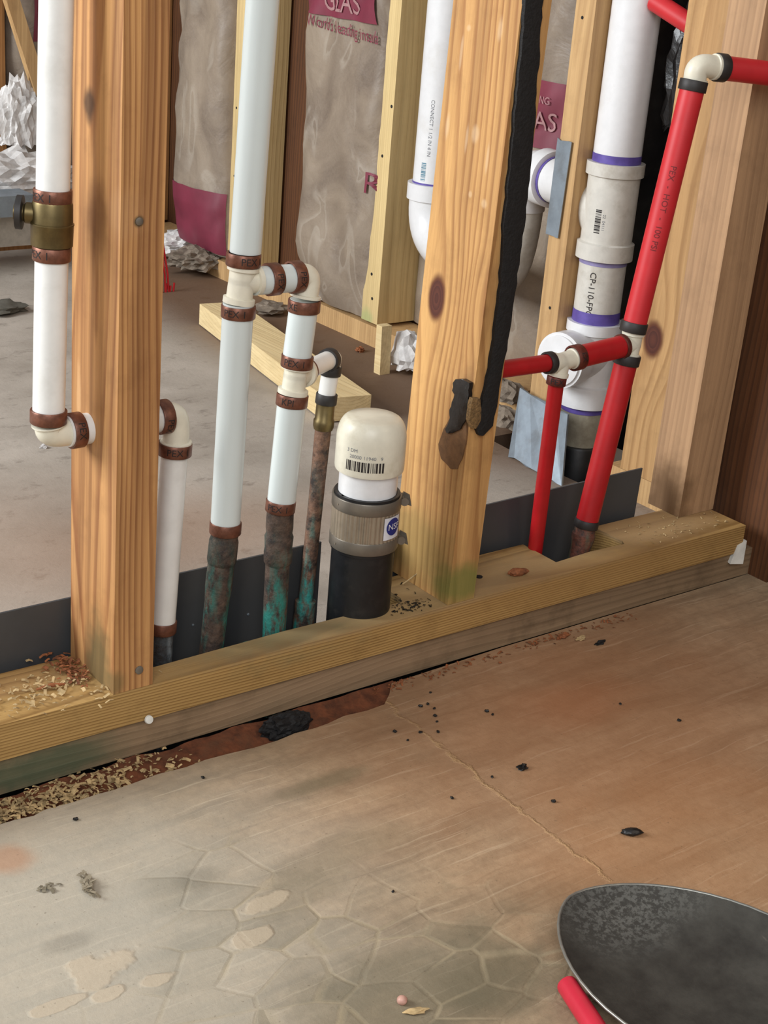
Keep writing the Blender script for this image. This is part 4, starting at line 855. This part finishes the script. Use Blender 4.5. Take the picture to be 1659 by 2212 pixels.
for i, q in enumerate(spots_[1:]):
    g = g0.copy(); COL.objects.link(g); g.location = at(*q, Z=0); g.rotation_euler = (0, 0, i*1.3); s_ = .7+.45*((i*7) % 5)/4; g.scale = (s_, s_, s_)
# cocoon-like bug husk on plate
c = at(1118, 1243, Z=.076)
hk = obj('leaf_curl', blob(c+Vector((0, 0, .004)), (.012, .005, .005), 3, 3, .35), chipd); hk.rotation_euler = (0, 0, -.25)
tag(hk, 'brown curled husk on the plate right of the tar-striped stud', 'debris')
tag(obj('plate_nail', along(at(1035, 1246, Z=.0765), (0, 0, 1), [(-.004, .002), (0, .004), (.0006, .0042), (.0008, .002)], 14), tar), 'dark nail hole in the plate at the foot of the tar-striped stud', 'nail')
c = at(318, 1553, Y=0); tag(obj('sill_nail', along(c, (0, -1, .3), [(-.004, .0025), (.003, .0025), (.003, .0045), (.005, .004), (.0055, .001)], 14), bead), 'white-headed nail at the seam below the nearest stud', 'nail')
# white shim chip at the right end
c = at(1596, 1180, Y=.0)
tag(obj('paper_scrap', hexa(bmesh.new(), [(c.x-.014, -.002, .026), (c.x+.010, -.004, .022), (c.x+.012, .004, .022), (c.x-.012, .004, .026)], [(c.x-.004, -.001, .050), (c.x+.012, -.002, .054), (c.x+.013, .004, .054), (c.x-.003, .004, .050)]), bead, smooth=False), 'white paper scrap stuck at the right end of the yellow plate', 'scrap')
# rear floor leftovers
c = at(25, 672, Z=0)
tag(obj('mortar_lump', blob(c+Vector((-.02, .0, .008)), (.045, .03, .012), 5, 3, .6), plain('grey_mortar', L(92, 88, 78), .85, bump=.5)), 'dark grey mortar lump on the rear slab at the left edge', 'debris')
for i, (q, r_, lb_) in enumerate((((778, 760), .008, 'curled bit on the brown floor left of the pale shim'), ((94, 968), .005, 'shiny chip on the rear slab below the left elbow'), ((700, 940), .006, 'white flake beside the near end of the lumber offcut'))):
    bit(*q, r_, foil if i else chipd, lb_, 20+i, (1, .8, .6), 'floor_chip', amp=.8)

# ------------------------------------------------------------------ shovel and red offcut
tip = Vector((.216, -.408, 0)); ax = Vector((.22, -.975, 0)).normalized(); sd = Vector((-ax.y, ax.x, 0))
root = thing('shovel', (tip.x, tip.y, 0), 'worn grey round-point shovel lying face up at the bottom right corner', 'shovel')
BL, BW = .31, .104
def half(d_):   # half width at a distance from the tip
    k = 1-min(d_, .145)/.145
    return BW*(1-k*k)**.6
bm = bmesh.new(); nu, nv = 30, 40; top = []; 
def bp(i, j, off):
    t_ = (j/nv)**1.9; s_ = (2*i/nu-1); hw = half(t_*BL) if j else 0.0; kk = 1-min(t_*BL, .145)/.145
    z = .004 + .018*max(abs(s_)**2.2*(1-kk*kk) + kk**2.2, 0) + .012*max(0, t_-.5)**2*abs(s_)
    return tip + ax*(BL*t_) + sd*(hw*s_) + Vector((0, 0, z+off))
for off in (.0, -.002):
    top.append([[bm.verts.new(bp(i, j, off)) for i in range(nu+1)] for j in range(nv+1)])
for k in (0, 1):
    for j in range(nv):
        for i in range(nu): bm.faces.new((top[k][j][i], top[k][j][i+1], top[k][j+1][i+1], top[k][j+1][i]))
for j in range(nv):
    for i in (0, nu): bm.faces.new((top[0][j][i], top[0][j+1][i], top[1][j+1][i], top[1][j][i]))
for i in range(nu): bm.faces.new((top[0][nv][i], top[0][nv][i+1], top[1][nv][i+1], top[1][nv][i])); 
bmesh.ops.remove_doubles(bm, verts=bm.verts, dist=1e-5)
n = NT('worn_shovel_steel')
c_ = n.mix(n.ramp(n.noise(n.P, 30, 4, .6), [(.35, 0.0), (.65, 1.0)]), L(80, 78, 72), L(58, 56, 52))
pit_ = n.math('MULTIPLY', n.ramp(n.noise(n.P, 190, 4, .75), [(.46, 1.0), (.56, 0.0)]), n.spot(tip+ax*.035+sd*.03, (.075, .045, 1), .5, .6, 20))
zn = n.math('MULTIPLY', n.spot(tip+ax*.035+sd*.03, (.065, .04, 1), .6, .8, 20), .5)
c_ = n.mix(zn, c_, L(132, 132, 126)); c_ = n.mix(n.math('MULTIPLY', pit_, .75), c_, L(52, 50, 46))
scr_ = n.ramp(n.noise(n.vm('MULTIPLY', n.P, (60, 14, 10)), 1, 3, .5), [(.74, 0.0), (.77, .35)]); c_ = n.mix(scr_, c_, L(150, 140, 124))
n.bump(n.noise(n.P, 160, 5, .7), .25, .0015); shm = n.out(c_, .48, .35)
obj('blade', bm, shm, root)
# rolled rim
rim = [bp(0, j, -.001) for j in range(nv, 0, -2)] + [bp(nu//2, 0, -.001)] + [bp(nu, j, -.001) for j in range(2, nv+1, 2)]
obj('blade_rim', sweep(rim, .0014, 10), plain('polished_edge', L(150, 148, 140), .35, .6), root)
nk = tip+ax*BL+Vector((0, 0, .022))
obj('socket', sweep([nk-ax*.006, nk+ax*.03+Vector((0, 0, .006)), nk+ax*.20+Vector((0, 0, .012))], [.012, .020, .021], 24), shm, root)
obj('handle', sweep([nk+ax*.17+Vector((0, 0, .012)), nk+ax*.9+Vector((0, 0, .010)), nk+ax*1.25+Vector((0, 0, .012))], [.018, .0175, .018], 24), W['tan'], root)
ra, rb = at(1224, 2124, Z=.010), at(1294, 2232, Z=.010); rd = (rb-ra).normalized(); rd.z = 0; rd.normalize()
R_ = .0088; ra.z = R_+.0005
tag(obj('red_offcut', sweep([ra, ra+rd*.0008, ra+rd*.003, ra+rd*.34], [R_-.0016, R_-.0004, R_, R_], 28), plain('crimson_plastic', L(198, 40, 60), .35, var=.06)), 'crimson plastic pipe offcut on the floor beside the left edge of the shovel', 'pipe offcut')

# small leftovers
c = at(552, 1372, Z=.075)
bm = bmesh.new(); along((c.x, c.y+.004, 0), Zp, [(-.05, .0125), (.060, .0135), (.0605, .0120), (.03, .0118)], 24, bm, cap=False)
tag(obj('pipe_remnant', bm, cu_old), 'broken copper pipe end in the plate notch between the two green copper stubs', 'pipe remnant')
a_ = at(870, 1262, Z=.0772); b_ = at(900, 1240, Z=.09); c_2 = at(912, 1215, Y=.03)
tag(obj('dry_straw', sweep([a_, lerp(a_, b_, .5), b_, b_+Vector((.004, 0, .012))], .0008, 6), chips), 'thin dry straw at the foot of the tar-striped stud', 'straw')
for i, (q, r_, mm, lb_) in enumerate((((1215, 1378), .006, chipd, 'terracotta crumb below the sill board, left of a white one'), ((1254, 1382), .0045, chips, 'white crumb below the sill board, right of the terracotta crumb'), ((1296, 1391), .005, tar, 'dark brown splinter on the floor, right of the white crumb'), ((110, 1486), .010, chipd, 'reddish curled splinter on the plate left of the nearest stud'))):
    if i == 3:
        p_ = at(110, 1486, Z=.077); tag(obj('wood_splinter', sweep([p_+Vector((-.014, .002, .001)), p_+Vector((0, 0, .003)), p_+Vector((.014, -.002, .0015))], [.001, .0022, .001], 8), mm), lb_, 'splinter')
    else: bit(*q, r_, mm, lb_, 30+i, (1.4, .6, .5), 'floor_crumb', amp=.8)
